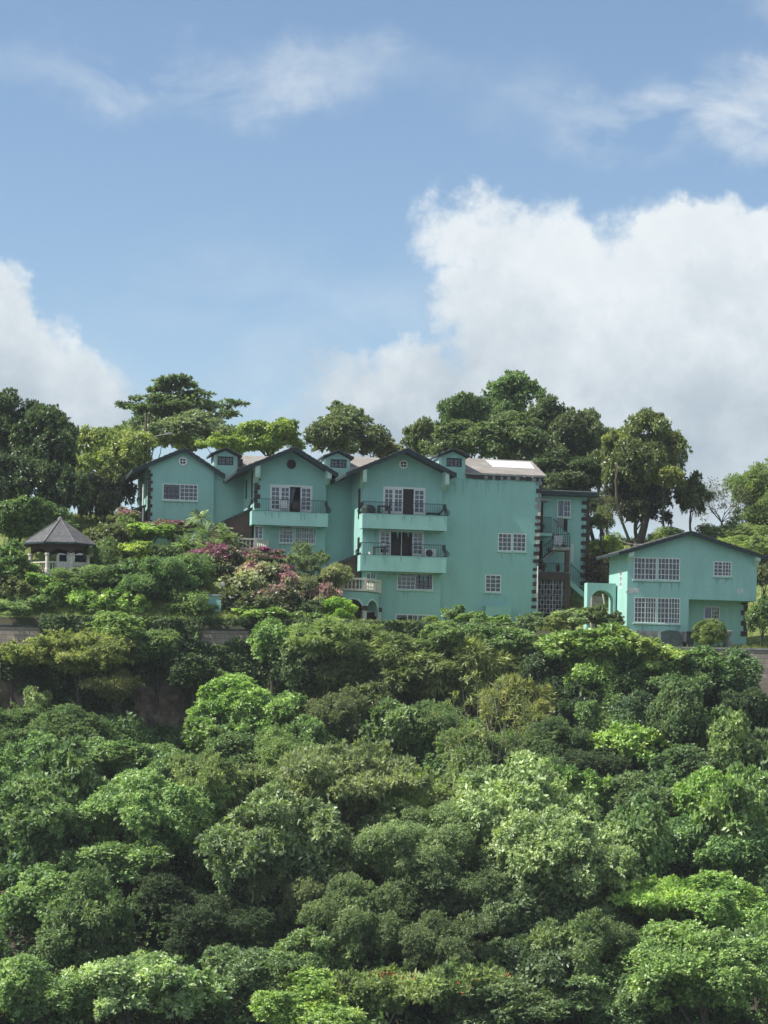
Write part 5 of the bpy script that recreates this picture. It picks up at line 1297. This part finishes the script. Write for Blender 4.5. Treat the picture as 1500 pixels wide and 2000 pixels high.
gard('broad', 498, 1138, 50, 38, (.115, .125, .085), 'grey green bougainvillea with sparse pale pink bracts', 151, flower=('rose', .22), name='bougainvillea')
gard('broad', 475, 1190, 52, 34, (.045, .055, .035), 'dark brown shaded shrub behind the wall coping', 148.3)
gard('broad', 545, 1180, 40, 34, (.05, .055, .04), 'dark shrub with coral pink bracts left of the pale rose bush', 148.8, flower=('rose', .16), name='bougainvillea')
gard('broad', 562, 1140, 22, 34, (.09, .09, .06), 'coral pink bougainvillea standing between the grey ones', 150, flower=('rose', .55), name='bougainvillea')
gard('broad', 560, 1112, 14, 9, (.09, .09, .06), 'small bright magenta flower tuft under the middle house windows', 151, flower=('pink', .7), name='bougainvillea')
gard('fine', 602, 1100, 42, 34, (.075, .105, .065), 'fine leaved grey green shrub against the middle house lower wall', 153)
gard('fine', 600, 1150, 40, 34, (.075, .085, .055), 'grey twiggy shrub below the fine leaved one', 151)
gard('broad', 600, 1195, 30, 26, DK, 'small dark shrub left of the pale rose bush', 148.3)
gard('broad', 632, 1172, 26, 38, (.12, .12, .085), 'pale rose flowered bush left of the clipped bright hedge', 149.5, flower=('rose', .6), name='bougainvillea')
gard('spray', 655, 1130, 32, 26, (.105, .11, .075), 'straw coloured spiky shrub beside the tall house balustrade', 152)
gard('hedge', 660, 1193, 38, 28, (.105, .185, .030), 'clipped bright green hedge in front of the arched porch', 148.6, tr=.06)
gard('hedge', 1386, 1238, 36, 28, (.070, .098, .034), 'clipped ball shrub in front of the detached house', 148.3, tr=.06)
gard('hedge', 842, 1213, 20, 11, (.085, .14, .04), 'low clipped hedge below the maroon window', 148.5, tr=.05)
gard('broad', 888, 1202, 24, 22, (.075, .125, .055), 'loose leafy shrub at the foot of the blank wall', 148.8)
gard('broad', 925, 1212, 30, 18, (.08, .13, .05), 'low leafy shrub left of the arched hood', 148)
gard('broad', 975, 1218, 30, 14, BR, 'bright low shrub in front of the arched hood', 147.6)
gard('broad', 1040, 1215, 26, 22, (.06, .10, .05), 'small shrub at the foot of the blank wall quoins', 148.6)
gard('broad', 1122, 1212, 44, 24, SV, 'silvery grey leaved shrub under the stair tower', 147.8)
gard('broad', 1195, 1218, 26, 20, (.05, .08, .04), 'dark shrub left of the detached house corner', 148.0)
gard('fine', 1085, 1222, 30, 16, (.10, .12, .06), 'pale feathery shrub left of the silvery one', 147.4)
gard('fine', 195, 1095, 34, 30, (.07, .10, .05), 'dusky feathery shrub right of the gazebo columns', 153)
gard('broad', 235, 1140, 44, 34, (.065, .105, .045), 'dense green shrub left of the big feathery one', 149.8)
gard('broad', 130, 1160, 50, 24, (.085, .135, .05), 'dense low shrub under the gazebo floor', 148.8)
gard('fine', 250, 1045, 30, 24, (.09, .125, .05), 'tangled shrub below the brick wing of the small house', 158)
gard('fine', 385, 1140, 34, 24, (.07, .095, .055), 'tangled grey green shrub under the large palm', 152)
gard('broad', 520, 1205, 50, 22, BR, 'bright leafy shrub on the coping right of the exposed blocks', 147.4)
gard('broad', 590, 1215, 46, 18, (.085, .13, .05), 'leafy shrub on the coping in front of the pale rose bush', 147.4)
gard('broad', 1165, 1205, 24, 22, (.07, .10, .045), 'shrub in front of the arched passage', 147.8)
gard('broad', 1210, 1240, 34, 20, (.085, .13, .045), 'low shrub at the detached house corner', 147.2)
def rosette_plant(px, py, r, Y, col, label, n=34, stems=3, name='yucca', cat='palm', L=None):
    SEED[0] += 1; rg = np.random.default_rng(SEED[0]); w = W3(px, py, Y); gz = ground(w.x, w.y); k = Y/F; Rm = r*k; H = w.z-gz
    root = empty(name, (w.x, w.y, gz-.1), rg.random()*6, label=label, cat=cat, group='spiky palms and yuccas in the garden'); tk = MB(); Vs = []
    for s in range(stems):
        a = 6.28*s/stems; c = np.array([math.cos(a)*Rm*.55, math.sin(a)*Rm*.55, H+(rg.random()-.5)*Rm*.9]) if stems > 1 else np.array([0, 0, H])
        tk.tube([(c[0]*.3, c[1]*.3, -.2), (c[0]*.8, c[1]*.8, c[2]*.5), tuple(c)], [.1, .08, .07], 6); Lr = Rm*(.75 if stems > 1 else 1)
        for i in range(n):
            d = unit((rdir(rg, 1)+np.array([[0, 0, .45]])))[0]; sd_ = unit(np.cross(d, [0, 0, 1.])[None]+1e-4)[0]; up_ = np.cross(sd_, d)
            P0 = c; seg = 4; m = 9
            for j in range(m):   # leaflets along an arching rib
                t = (j+1)/m; p = P0+d*Lr*t+np.array([0, 0, -Lr*.38*t*t]); ll = Lr*.34*(1-.45*t)
                for sg in (-1, 1):
                    q = unit((sd_*sg*.8+d*.75+np.array([0, 0, -.15]))[None])[0]; wv = d*.048
                    Vs += [p-wv, p+q*ll*.5+wv*1.3, p+q*ll+np.array([0, 0, -.06]), p+q*ll*.5-wv*1.3]
    o = bpy.data.objects.new('fronds', quads_mesh('fronds', np.array(Vs), [M_gloss])); COL.objects.link(o); o.parent = root; o.color = (col[0]*1.7, col[1]*1.7, col[2]*1.7, 1)
    tk.build('stem', M_bark, root); return root
rosette_plant(393, 1055, 54, 154.5, (.11, .15, .085), 'large spiky palm left of the brick wing of the middle house', 30, 3)
rosette_plant(412, 1022, 36, 156.5, (.14, .18, .11), 'upright pale palm topping the clump left of the middle house', 26, 2)
rosette_plant(448, 1060, 36, 155, (.10, .13, .07), 'drooping palm touching the brick wing of the middle house', 24, 2)
rosette_plant(232, 1040, 42, 157.5, (.12, .16, .09), 'spiky palm between gazebo and small top left house', 26, 2)
rosette_plant(345, 1072, 30, 154, (.10, .14, .06), 'low spreading palm left of the large one', 24, 2)
rosette_plant(275, 1095, 24, 152, (.16, .20, .06), 'yellow green palm tips above the big feathery shrub', 20, 2)

# --- hillside below the walls ---
SL = SLOPE_GROUP
def slope(kind, px, py, rx, ry, col, label, **k): return plant(kind, px, py, rx, ry, col, label, group=SL, **k)
V_ = dict(name='vine_mound', cat='vine', part='foliage', limbs=3)
slope('flat', 165, 1275, 118, 52, (.115, .135, .045), 'olive feathery flat topped tree with bent trunk under the left end of the wall', h=5.5, tr=.16, lean=(-.8, 0), name='feathery_tree')
slope('flat', 222, 1345, 50, 26, (.105, .112, .045), 'smaller olive brown flat tree stepping down right of the bent trunk one', h=4, name='feathery_tree')
slope('vine', 235, 1232, 62, 30, (.075, .12, .04), 'vine mound spilling over the wall under the round bright shrub', h=6.5, **V_)
slope('vine', 305, 1258, 50, 34, (.07, .11, .045), 'vine mound hanging over the wall left of the exposed blocks', h=6.0, **V_)
slope('vine', 380, 1315, 56, 30, DK, 'dark hanging vines below the exposed blocks of the wall', h=4.5, **V_)
slope('vine', 538, 1248, 38, 40, (.08, .135, .045), 'bright vine mound right of the exposed blocks', h=6.2, **V_)
slope('vine', 565, 1305, 50, 48, (.05, .08, .04), 'dark vine arch below the bright mound', h=4.2, **V_)
slope('vine', 20, 1300, 40, 24, DK, 'dark vines on the wall at the left edge', h=4.0, **V_)
slope('spray', 640, 1238, 70, 34, (.085, .12, .05), 'feathery scrub tree in front of the porch hedge', h=6.8, name='feathery_tree')
slope('spray', 735, 1258, 76, 38, (.082, .11, .05), 'feathery scrub tree below the maroon window', h=6.0, name='feathery_tree')
slope('spray', 670, 1300, 78, 44, (.080, .105, .050), 'dull feathery tree second row under the porch', h=4.8, name='feathery_tree')
slope('spray', 820, 1290, 84, 50, (.078, .10, .045), 'brownish feathery tree under the left part of the blank wall', h=5.0, name='feathery_tree')
slope('spray', 730, 1350, 84, 46, (.062, .082, .042), 'darker feathery tree at the middle of the slope top', h=3.6, name='feathery_tree')
slope('spray', 925, 1325, 84, 62, (.095, .115, .045), 'yellowish feathery tree with bare pale stems below the blank wall', h=4.6, bark=M_barkp, limbs=16, name='feathery_tree')
slope('spray', 1000, 1400, 62, 52, (.105, .115, .042), 'arching olive yellow feathery tree right of the pale stems', h=3.4, bark=M_barkp, limbs=14, name='feathery_tree')
slope('broad', 872, 1238, 54, 26, (.075, .12, .045), 'green crown under the low hedge', h=7)
slope('broad', 960, 1245, 62, 30, (.062, .105, .042), 'dark green crown in front of the arched hood', h=6.6)
slope('broad', 1040, 1262, 52, 34, (.07, .115, .045), 'green crown under the quoins of the blank wall', h=6)
slope('broad', 1105, 1262, 50, 30, (.09, .14, .045), 'light green crown under the silvery shrub', h=6.2)
slope('broad', 1170, 1255, 52, 32, (.095, .15, .04), 'fresh green crown below the arched passage', h=6.6)
slope('broad', 1232, 1258, 46, 28, (.10, .14, .045), 'olive green crown at the left foot of the detached house', h=6.4)
slope('broad', 1300, 1285, 46, 28, (.125, .17, .06), 'pale yellow green crown under the tarpaulin heap', h=5.2)
slope('broad', 1355, 1288, 40, 26, (.08, .14, .05), 'small green crown under the ball shrub', h=5)
slope('vine', 1395, 1330, 66, 46, (.045, .085, .042), 'dark ivy mass against the pinkish block wall', h=4.2, **V_)
slope('vine', 1455, 1400, 50, 40, DK, 'dark ivy mass below the pinkish wall at the right edge', h=2.6, **V_)
slope('broad', 1085, 1325, 56, 46, DK, 'dark crown second row under the stair tower', h=4.6)
slope('broad', 1160, 1325, 52, 40, (.10, .16, .045), 'sunlit crown second row under the arched passage', h=4.6)
slope('broad', 1235, 1325, 56, 38, (.065, .11, .045), 'mid green crown second row under the gridded windows', h=4.4)
slope('broad', 1320, 1355, 56, 38, (.05, .09, .04), 'dark crown second row under the ball shrub', h=3.8)
slope('broad', 70, 1372, 22, 26, SV, 'pale sapling standing above the rounded crowns at left', h=3.2)
slope('broad', 428, 1325, 13, 24, (.10, .17, .06), 'thin bright sapling in front of the shaded wall', h=3.4)
slope('fine', 105, 1432, 78, 36, (.060, .10, .045), 'rounded soft crown below the bent trunk tree', h=3)
slope('fine', 15, 1430, 42, 30, (.055, .09, .04), 'soft crown at the left edge below the dark vines', h=3)
slope('broad', 455, 1375, 62, 38, (.095, .165, .042), 'bright green spreading crown below the exposed blocks', h=3.6)
slope('broad', 530, 1405, 60, 46, (.09, .155, .045), 'bright green crown right of the spreading one', h=3.2)
slope('broad', 410, 1440, 46, 30, (.075, .13, .042), 'green crown left below the spreading bright one', h=2.8)
slope('broad', 585, 1465, 56, 44, (.07, .125, .045), 'green crown at the right end of the bright group', h=2.6)
slope('broad', 490, 1475, 60, 40, (.06, .105, .04), 'mid green crown under the bright group', h=2.6)
slope('fine', 655, 1410, 62, 46, (.06, .075, .042), 'dusky fine leaved crown at the centre of the slope', h=3)
slope('broad', 770, 1425, 46, 40, (.06, .10, .042), 'small dense green crown right of the dusky one', h=2.8)
slope('fine', 855, 1430, 64, 46, (.065, .105, .045), 'feathery crown under the pale stems', h=2.8)
slope('fine', 930, 1470, 64, 42, (.07, .11, .042), 'feathery crown lower right of the pale stems', h=2.8)
slope('broad', 1185, 1405, 52, 40, (.07, .12, .045), 'crown with light edge in the middle right of the slope', h=3)
slope('broad', 1120, 1395, 48, 40, DK, 'dark crown left of the light edged one', h=2.8)
slope('broad', 1250, 1410, 52, 40, DB, 'blue green dark crown right of the light edged one', h=2.8)
slope('vine', 1420, 1455, 46, 50, (.085, .13, .05), 'sunlit vine covered stump column near the right edge', h=3.4, **V_)
slope('fine', 1335, 1440, 54, 38, (.05, .08, .04), 'dark fine crown left of the vine column', h=2.6)
slope('broad', 1475, 1480, 40, 50, (.06, .10, .045), 'green crown at the right edge beside the vine column', h=2.8)
slope('broad', 1235, 1465, 52, 36, (.10, .17, .04), 'bright tipped crown above the dark hollow', h=3)
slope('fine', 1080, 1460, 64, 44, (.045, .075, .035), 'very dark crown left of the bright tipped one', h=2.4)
slope('fine', 1160, 1500, 70, 36, (.028, .047, .027), 'crown coloured as shadow in the dark hollow at centre right', h=1.8)  # hollow's shadow put into the leaf colour
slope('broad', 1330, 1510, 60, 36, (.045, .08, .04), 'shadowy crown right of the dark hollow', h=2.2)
slope('broad', 275, 1492, 72, 30, (.08, .135, .05), 'wide green crown below the masonry patch', h=3)
slope('broad', 175, 1505, 66, 42, (.065, .115, .045), 'green crown left of the wide one', h=3)
slope('broad', 60, 1510, 66, 52, (.06, .11, .045), 'green crown at the left edge, third row', h=3)
slope('broad', 365, 1520, 62, 44, (.075, .13, .05), 'leafy crown right below the wide one', h=3)
slope('fine', 445, 1560, 58, 48, (.045, .08, .04), 'dim crown between the leafy left group and the dome', h=2.6)
slope('flat', 660, 1555, 160, 78, (.085, .105, .055), 'broad domed greyish crown with grey twigs at centre', h=6.5, bark=M_barkp, limbs=14, name='feathery_tree')
slope('flat', 800, 1575, 112, 50, (.12, .165, .045), 'broad yellow green crown right of the grey dome', h=4, name='feathery_tree')
slope('broad', 545, 1660, 100, 84, (.095, .135, .07), 'grey green crown below the left side of the dome', h=6)
slope('broad', 1005, 1600, 98, 84, SV, 'silvery leaved tree with light tips, the upper one', h=6.5, var=0)
slope('broad', 1115, 1690, 112, 88, SV, 'silvery leaved tree with light tips, the wide lower one', h=7, var=1)
slope('broad', 1125, 1550, 52, 42, (.09, .16, .045), 'bright crown peeking behind the silvery trees', h=3.8)
slope('broad', 1235, 1575, 64, 44, (.06, .10, .045), 'dull green crown right of the silvery trees', h=3)
slope('fine', 1040, 1500, 52, 30, (.05, .085, .042), 'dim crown just above the silvery trees', h=2.4)
slope('broad', 1370, 1575, 58, 50, (.10, .18, .04), 'lime tinted crown near the right edge, fourth row', h=3.4)
slope('broad', 1465, 1570, 48, 54, (.075, .13, .045), 'green crown at the right edge, fourth row', h=3.2)
slope('broad', 1290, 1650, 66, 50, (.06, .115, .05), 'round blue green crown under the lime one', h=3.2)
slope('broad', 1430, 1665, 70, 52, (.065, .125, .045), 'rounded crown at the right edge under the lime one', h=3.4)
slope('broad', 60, 1625, 96, 72, (.07, .12, .05), 'large leafy crown at the left edge, fourth row', h=5.6)
slope('broad', 170, 1590, 72, 54, (.075, .125, .055), 'leafy crown second from the left edge, fourth row', h=3.6)
slope('broad', 300, 1600, 104, 70, (.085, .14, .055), 'pale leafy crown third from the left edge, fourth row', h=5.8)
slope('broad', 385, 1640, 56, 48, (.07, .12, .05), 'leafy crown beside the big dark hollow at left', h=3.2)
slope('broad', 240, 1690, 78, 46, (.075, .125, .05), 'spreading crown over the dark hollow at left', h=4.2)
slope('vine', 110, 1760, 80, 50, (.07, .12, .05), 'vine draped crown above the lower dark hollow', h=4, **V_)
slope('broad', 40, 1700, 60, 46, (.06, .105, .05), 'crown at the left edge above the vine draped one', h=3.4)
slope('fine', 715, 1660, 82, 56, (.085, .085, .055), 'brownish grey twiggy crown in the centre', h=3.8, bark=M_barkp, limbs=18, name='twiggy_tree')
slope('fine', 800, 1670, 112, 80, (.085, .12, .065), 'grey green fine crown right of the twiggy one', h=5.5)
slope('fine', 610, 1745, 80, 66, (.075, .095, .05), 'dull twiggy crown lower left of centre', h=3.8, bark=M_barkp, limbs=12)
slope('broad', 500, 1700, 60, 74, (.085, .125, .065), 'tall grey green crown at the edge of the big dark hollow', h=4.2)
slope('fine', 870, 1765, 90, 64, (.055, .085, .045), 'dark fine crown below the grey green one', h=3.6)
slope('broad', 960, 1775, 72, 58, (.075, .11, .06), 'greyish crown under the silvery trees', h=3.6)
slope('broad', 1075, 1790, 86, 60, (.062, .095, .05), 'wide dull crown under the lower silvery tree', h=3.6)
slope('flat', 1275, 1760, 84, 36, (.105, .170, .042), 'lime yellow flat crown at lower right', h=4)
slope('broad', 1410, 1775, 84, 46, (.10, .17, .045), 'bright green crown right of the lime yellow one', h=4)
slope('fine', 1190, 1850, 70, 56, (.06, .09, .045), 'dim fine crown at lower right below the dull one', h=3.4)
slope('broad', 1370, 1905, 118, 76, (.095, .155, .05), 'large rounded bright crown at the bottom right', h=6)
slope('broad', 1480, 1870, 50, 50, (.07, .12, .045), 'crown at the right edge beside the large rounded one', h=3.6)
slope('broad', 250, 1925, 84, 56, (.13, .18, .095), 'pale tipped tree with upright shoots at the bottom left', h=4.6, var=2)
slope('broad', 365, 1945, 66, 46, (.11, .16, .08), 'pale green crown right of the upright shoots', h=4)
slope('broad', 55, 1945, 84, 52, (.075, .125, .05), 'leafy crown in the bottom left corner', h=4)
slope('vine', 130, 1855, 70, 40, (.05, .085, .04), 'dim vines under the vine draped crown', h=2.6, **V_)
slope('fine', 430, 1830, 84, 56, (.027, .047, .026), 'foliage coloured as deep shade in the big hollow at lower left', h=2.4)  # deep shade of the hollow painted into the leaves
slope('fine', 340, 1775, 84, 50, (.027, .047, .026), 'foliage coloured as shade under the spreading crown at left', h=2.0)  # leaves darkened to stand for shade in the hollow
slope('broad', 490, 1905, 72, 50, (.065, .105, .05), 'mid green crown at the bottom right of the pale ones', h=3.8)
slope('broad', 610, 1880, 72, 46, (.075, .12, .05), 'mid green crown above the lime one at the bottom', h=3.8)
slope('broad', 615, 1970, 92, 42, (.115, .180, .045), 'lime green crown at the bottom centre left', h=4)
slope('flat', 745, 1945, 84, 40, (.09, .12, .045), 'open crown with orange blossom at the bottom centre', h=4, flower=('orange', .03), bark=M_barkp, limbs=14, name='feathery_tree')
slope('flat', 890, 1935, 100, 46, (.075, .11, .045), 'open twiggy crown with a few orange blossoms at the bottom', h=4, flower=('orange', .015), bark=M_barkp, limbs=18, name='feathery_tree')
slope('fine', 760, 1850, 76, 50, (.055, .085, .045), 'dim crown above the orange blossomed one', h=3.2)
slope('broad', 1040, 1900, 80, 60, (.048, .078, .042), 'shaded crown at the bottom right of centre', h=3.4)
slope('broad', 1180, 1960, 90, 50, (.06, .10, .045), 'crown at the bottom edge left of the large rounded one', h=3.6)
slope('broad', 980, 1985, 90, 40, (.06, .095, .045), 'low crown at the very bottom edge', h=3.6)
def stem_fan(px, py, Y, targets, label):
    rnd = random.Random(5); w = W3(px, py, Y); gz = ground(w.x, w.y); root = empty('leaning_tree', (w.x, w.y, gz), 0, label=label, cat='tree', group=SL); mb = MB(); P = []; D = []
    for tx, ty in targets:
        t = W3(tx, ty, Y-1.5+rnd.random()*2)-Vector((w.x, w.y, gz)); b = Vector((rnd.gauss(0, .25), rnd.gauss(0, .2), 0)); pts = [b.lerp(t, k/5)+Vector((0, 0, 1))*.5*math.sin(k/5*3.1)*rnd.random()+Vector((rnd.gauss(0, .05), 0, 0)) for k in range(6)]
        mb.tube(pts, [.05, .045, .04, .03, .02, .012], 4)
        for k in (2, 3, 4): e = pts[k]+Vector((rnd.gauss(0, .5), rnd.gauss(0, .3), .5+.5*rnd.random())); mb.tube([pts[k], e], [.02, .008], 3); P += [np.array(e)]; D += [np.array((e-pts[k]).normalized())]
        P += [np.array(pts[5])]; D += [np.array((t-b).normalized())]
    mb.build('trunk', M_barkp, root); rg = np.random.default_rng(3); P = np.repeat(np.array(P), 5, 0); D = np.repeat(np.array(D), 5, 0); P = P+rg.normal(size=P.shape)*.16
    o = bpy.data.objects.new('crown', quads_mesh('sparse_crown', leaves(rg, P, D, 5, .42, .07, .9, .4), [M_leaf])); COL.objects.link(o); o.parent = root; o.color = (.24, .27, .12, 1)
stem_fan(935, 1478, 127.5, [(855, 1400), (880, 1360), (905, 1335), (930, 1320), (955, 1345), (980, 1330), (1005, 1350), (1030, 1375), (1045, 1400), (1020, 1415), (990, 1390), (960, 1380)], 'pale leaning bare stems fanning out with sparse yellowish sprays under the blank wall')
bare(890, 1925, 60, 50, 112.5, 'grey bare branches poking from the bottom twiggy crown', group=SL, n0=6, tk=.5, low=1.3)
bare(700, 1645, 60, 45, 122, 'grey bare branches over the brownish crown', group=SL, n0=7, tk=.5, low=1.3)
bare(640, 1525, 70, 30, 126, 'grey bare branches on the domed crown', group=SL, n0=6, tk=.5, low=1.3)

for a_ in (('broad', 130, 1548, 56, 62, (.062, .105, .045), 'taller leafy crown rising between the third and fourth rows at left', 6.2),
           ('fine', 395, 1552, 54, 56, (.085, .115, .05), 'feathery upright crown left of the grey dome', 5.6),
           ('fine', 905, 1560, 56, 60, (.075, .105, .05), 'fine leaved upright crown just left of the silvery trees', 5.6),
           ('vine', 1235, 1655, 54, 62, (.065, .11, .045), 'vine smothered tree right of the wide silvery one', 5.8),
           ('broad', 1430, 1600, 52, 60, (.085, .145, .045), 'taller bright crown rising at right between the fourth rows', 6.0),
           ('fine', 690, 1800, 70, 62, (.07, .10, .05), 'feathery upright crown below the brownish twiggy one', 5.8),
           ('fine', 870, 1860, 70, 58, (.065, .09, .048), 'dull upright crown above the twiggy crown with blossoms', 5.4),
           ('fine', 1130, 1870, 62, 60, (.07, .105, .048), 'feathery dark crown left of the dim fine one at lower right', 5.6),
           ('fine', 170, 1800, 62, 60, (.065, .105, .048), 'feathery crown standing in the lower left hollow', 5.6),
           ('vine', 1330, 1395, 50, 56, (.055, .095, .042), 'vine smothered tree under the round ball shrub', 5.2),
           ('fine', 560, 1500, 60, 54, (.075, .115, .045), 'feathery crown between the bright group and the grey dome', 5.4)):
    slope(*a_[:-1], h=a_[-1])

# --- undergrowth: one tangle nobody could count ---
def undergrowth():
    rg = np.random.default_rng(77); n = 130000
    x = rg.random(n)*62-31; y = 90+rg.random(n)*55.8
    def m(x, y): return 2.3*np.maximum(0, np.sin(x*.9+np.sin(y*.7)*1.5)*np.cos(y*.8+np.sin(x*.5)))+1.0*np.maximum(0, np.sin(x*2.3+y*1.1)*np.cos(y*2.1-x*.7))+.25
    ys = np.arange(88, 147, .5); xs = np.arange(-32, 32.1, 1.0); G = np.array([[ground(a, b) for a in xs] for b in ys])
    fi = (y-88)/.5; fj = (x+32)/1.0; i0 = fi.astype(int); j0 = fj.astype(int); a = fi-i0; b = fj-j0
    z = G[i0, j0]*(1-a)*(1-b)+G[i0+1, j0]*a*(1-b)+G[i0, j0+1]*(1-a)*b+G[i0+1, j0+1]*a*b
    hgt = m(x, y)*np.clip((146-y)/7, .08, 1); P = np.stack([x, y, z+hgt*(.75+.35*rg.random(n))], 1)
    e = .05; D = unit(np.stack([-(m(x+e, y)-m(x-e, y))/(2*e), -(m(x, y+e)-m(x, y-e))/(2*e)-.5, np.ones(n)], 1)+rg.normal(size=(n, 3))*.3)
    V = leaves(rg, P, D, 4, .30, .17, 1.1, .2)
    o = bpy.data.objects.new('undergrowth', quads_mesh('undergrowth', V, [M_leaf])); COL.objects.link(o); o.color = (.12, .19, .085, 1); o['kind'] = 'stuff'
    # ivy hanging over the faces of the retaining walls, leaving a few bare patches
    n = 60000; x = rg.random(n)*62-31; z = 28.6+rg.random(n)**.8*8.6
    px = HX+x/146*F; py = HY-(z-CZ)/146*F
    top = np.where(x < 9.9, 37.1, 35.6)
    edge = 26*np.sin(px*.05)+14*np.sin(px*.13+2)+10*np.sin(px*.31)
    bare_ = (px < 78) & (py < 1268+edge*.3) | (px > 388) & (px < 488) & (py < 1258+edge*.2) & (py > 1224) | (px > 262) & (px < 362) & (py > 1335+edge*.3) & (py < 1432) | (px > 1350+(py-1262)*.9+edge*.5)
    k = ~bare_ & (z < top); x = x[k]; z = z[k]; dpt = .15+.55*np.abs(np.sin(x*1.3+np.sin(z*.9)*2))*rg.random(len(x))
    V = leaves(rg, np.stack([x, np.where(x < 9.9, 146.0, 145.55)-dpt, z], 1), unit(np.stack([rg.normal(size=len(x))*.3, -np.ones(len(x)), rg.normal(size=len(x))*.3-.2], 1)), 4, .22, .14, 1.0, .4)
    o = bpy.data.objects.new('wall_ivy', quads_mesh('wall_ivy', V, [M_leaf])); COL.objects.link(o); o.color = (.12, .17, .085, 1); o['kind'] = 'stuff'
    # grass tufts along the terraces
    n = 26000; x = rg.random(n)*62-31; y = 146.4+rg.random(n)*34; z = np.array([ground(a, b) for a, b in zip(x, y)])
    V = leaves(rg, np.stack([x, y, z], 1), np.tile([0, 0, 1.], (n, 1)), 5, .32, .035, .45, 0, up=.0, jit=.06)
    o = bpy.data.objects.new('grass', quads_mesh('grass', V, [M_leaf])); COL.objects.link(o); o.color = (.19, .22, .075, 1); o['kind'] = 'stuff'
undergrowth()

# --- thin haze box added to lift the shadows bluish ---
hz = MB(); hz.box(-330, 330, -60, 620, -3, 76); o = hz.build('haze', []); o['kind'] = 'stuff'
hm = bpy.data.materials.new('shadow_lift_haze'); hm.use_nodes = True; nt = hm.node_tree; nt.nodes.clear()
ov_ = nt.nodes.new('ShaderNodeOutputMaterial'); pv = nt.nodes.new('ShaderNodeVolumePrincipled'); pv.inputs['Color'].default_value = (.86, .93, 1, 1); pv.inputs['Density'].default_value = HAZE
nt.links.new(pv.outputs[0], ov_.inputs['Volume']); o.data.materials.append(hm)

ca = W3(1180, 1030, 168); cb = W3(1262, 1062, 153.5); mb = MB(); mb.tube([ca.lerp(cb, t/8)-Vector((0, 0, .5*math.sin(math.pi*t/8))) for t in range(9)], .022, 4)
tag(mb.build('overhead_cable', M_conc), 'thin grey cable sagging to the left roof slope of the detached house', 'cable')

# rough brown bank breaking through the greenery below the left wall
def outcrop(px0, px1, py0, py1, Y, label):
    a = W3(px0, py0, Y); b = W3(px1, py1, Y); nx, nz_ = 26, 22; vs = []
    for j in range(nz_+1):
        for i in range(nx+1):
            x = a.x+(b.x-a.x)*i/nx; z = b.z+(a.z-b.z)*j/nz_; e = min(i, nx-i, j+3, nz_-j)/4; d = .55*min(1, e)+.22*math.sin(x*2.1+math.sin(z*1.7)*1.3)+.14*math.sin(z*3.3+x*1.1)+.10*math.sin(x*6+z*4.1)
            vs.append((x, Y-d*min(1, e), z+.08*math.sin(x*5)))
    n = nx+1; fs = [(j*n+i, j*n+i+1, (j+1)*n+i+1, (j+1)*n+i) for j in range(nz_) for i in range(nx)]
    k = len(vs); ring = [i for i in range(n)]+[j*n+nx for j in range(1, nz_+1)]+[nz_*n+i for i in range(nx-1, -1, -1)]+[j*n for j in range(nz_-1, 0, -1)]
    vs += [(vs[i][0], Y+.5, vs[i][2]) for i in ring]; m = len(ring)
    fs += [(ring[i], k+i, k+(i+1) % m, ring[(i+1) % m]) for i in range(m)]+[tuple(range(k, k+m))]
    mb = MB(); mb.add(vs, fs); return tag(mb.build('rock_outcrop', mat('brown_grey_rock', (.26, .205, .16), .95, col2=(.11, .085, .065), vscale=1.7, bump=1.0, bscale=5)), label, 'rock')
outcrop(262, 366, 1335, 1450, 145.75, 'rough brown grey rock face showing between crowns below the left wall')
outcrop(-30, 70, 1290, 1400, 145.75, 'dark brown rock face under the left end of the block wall')
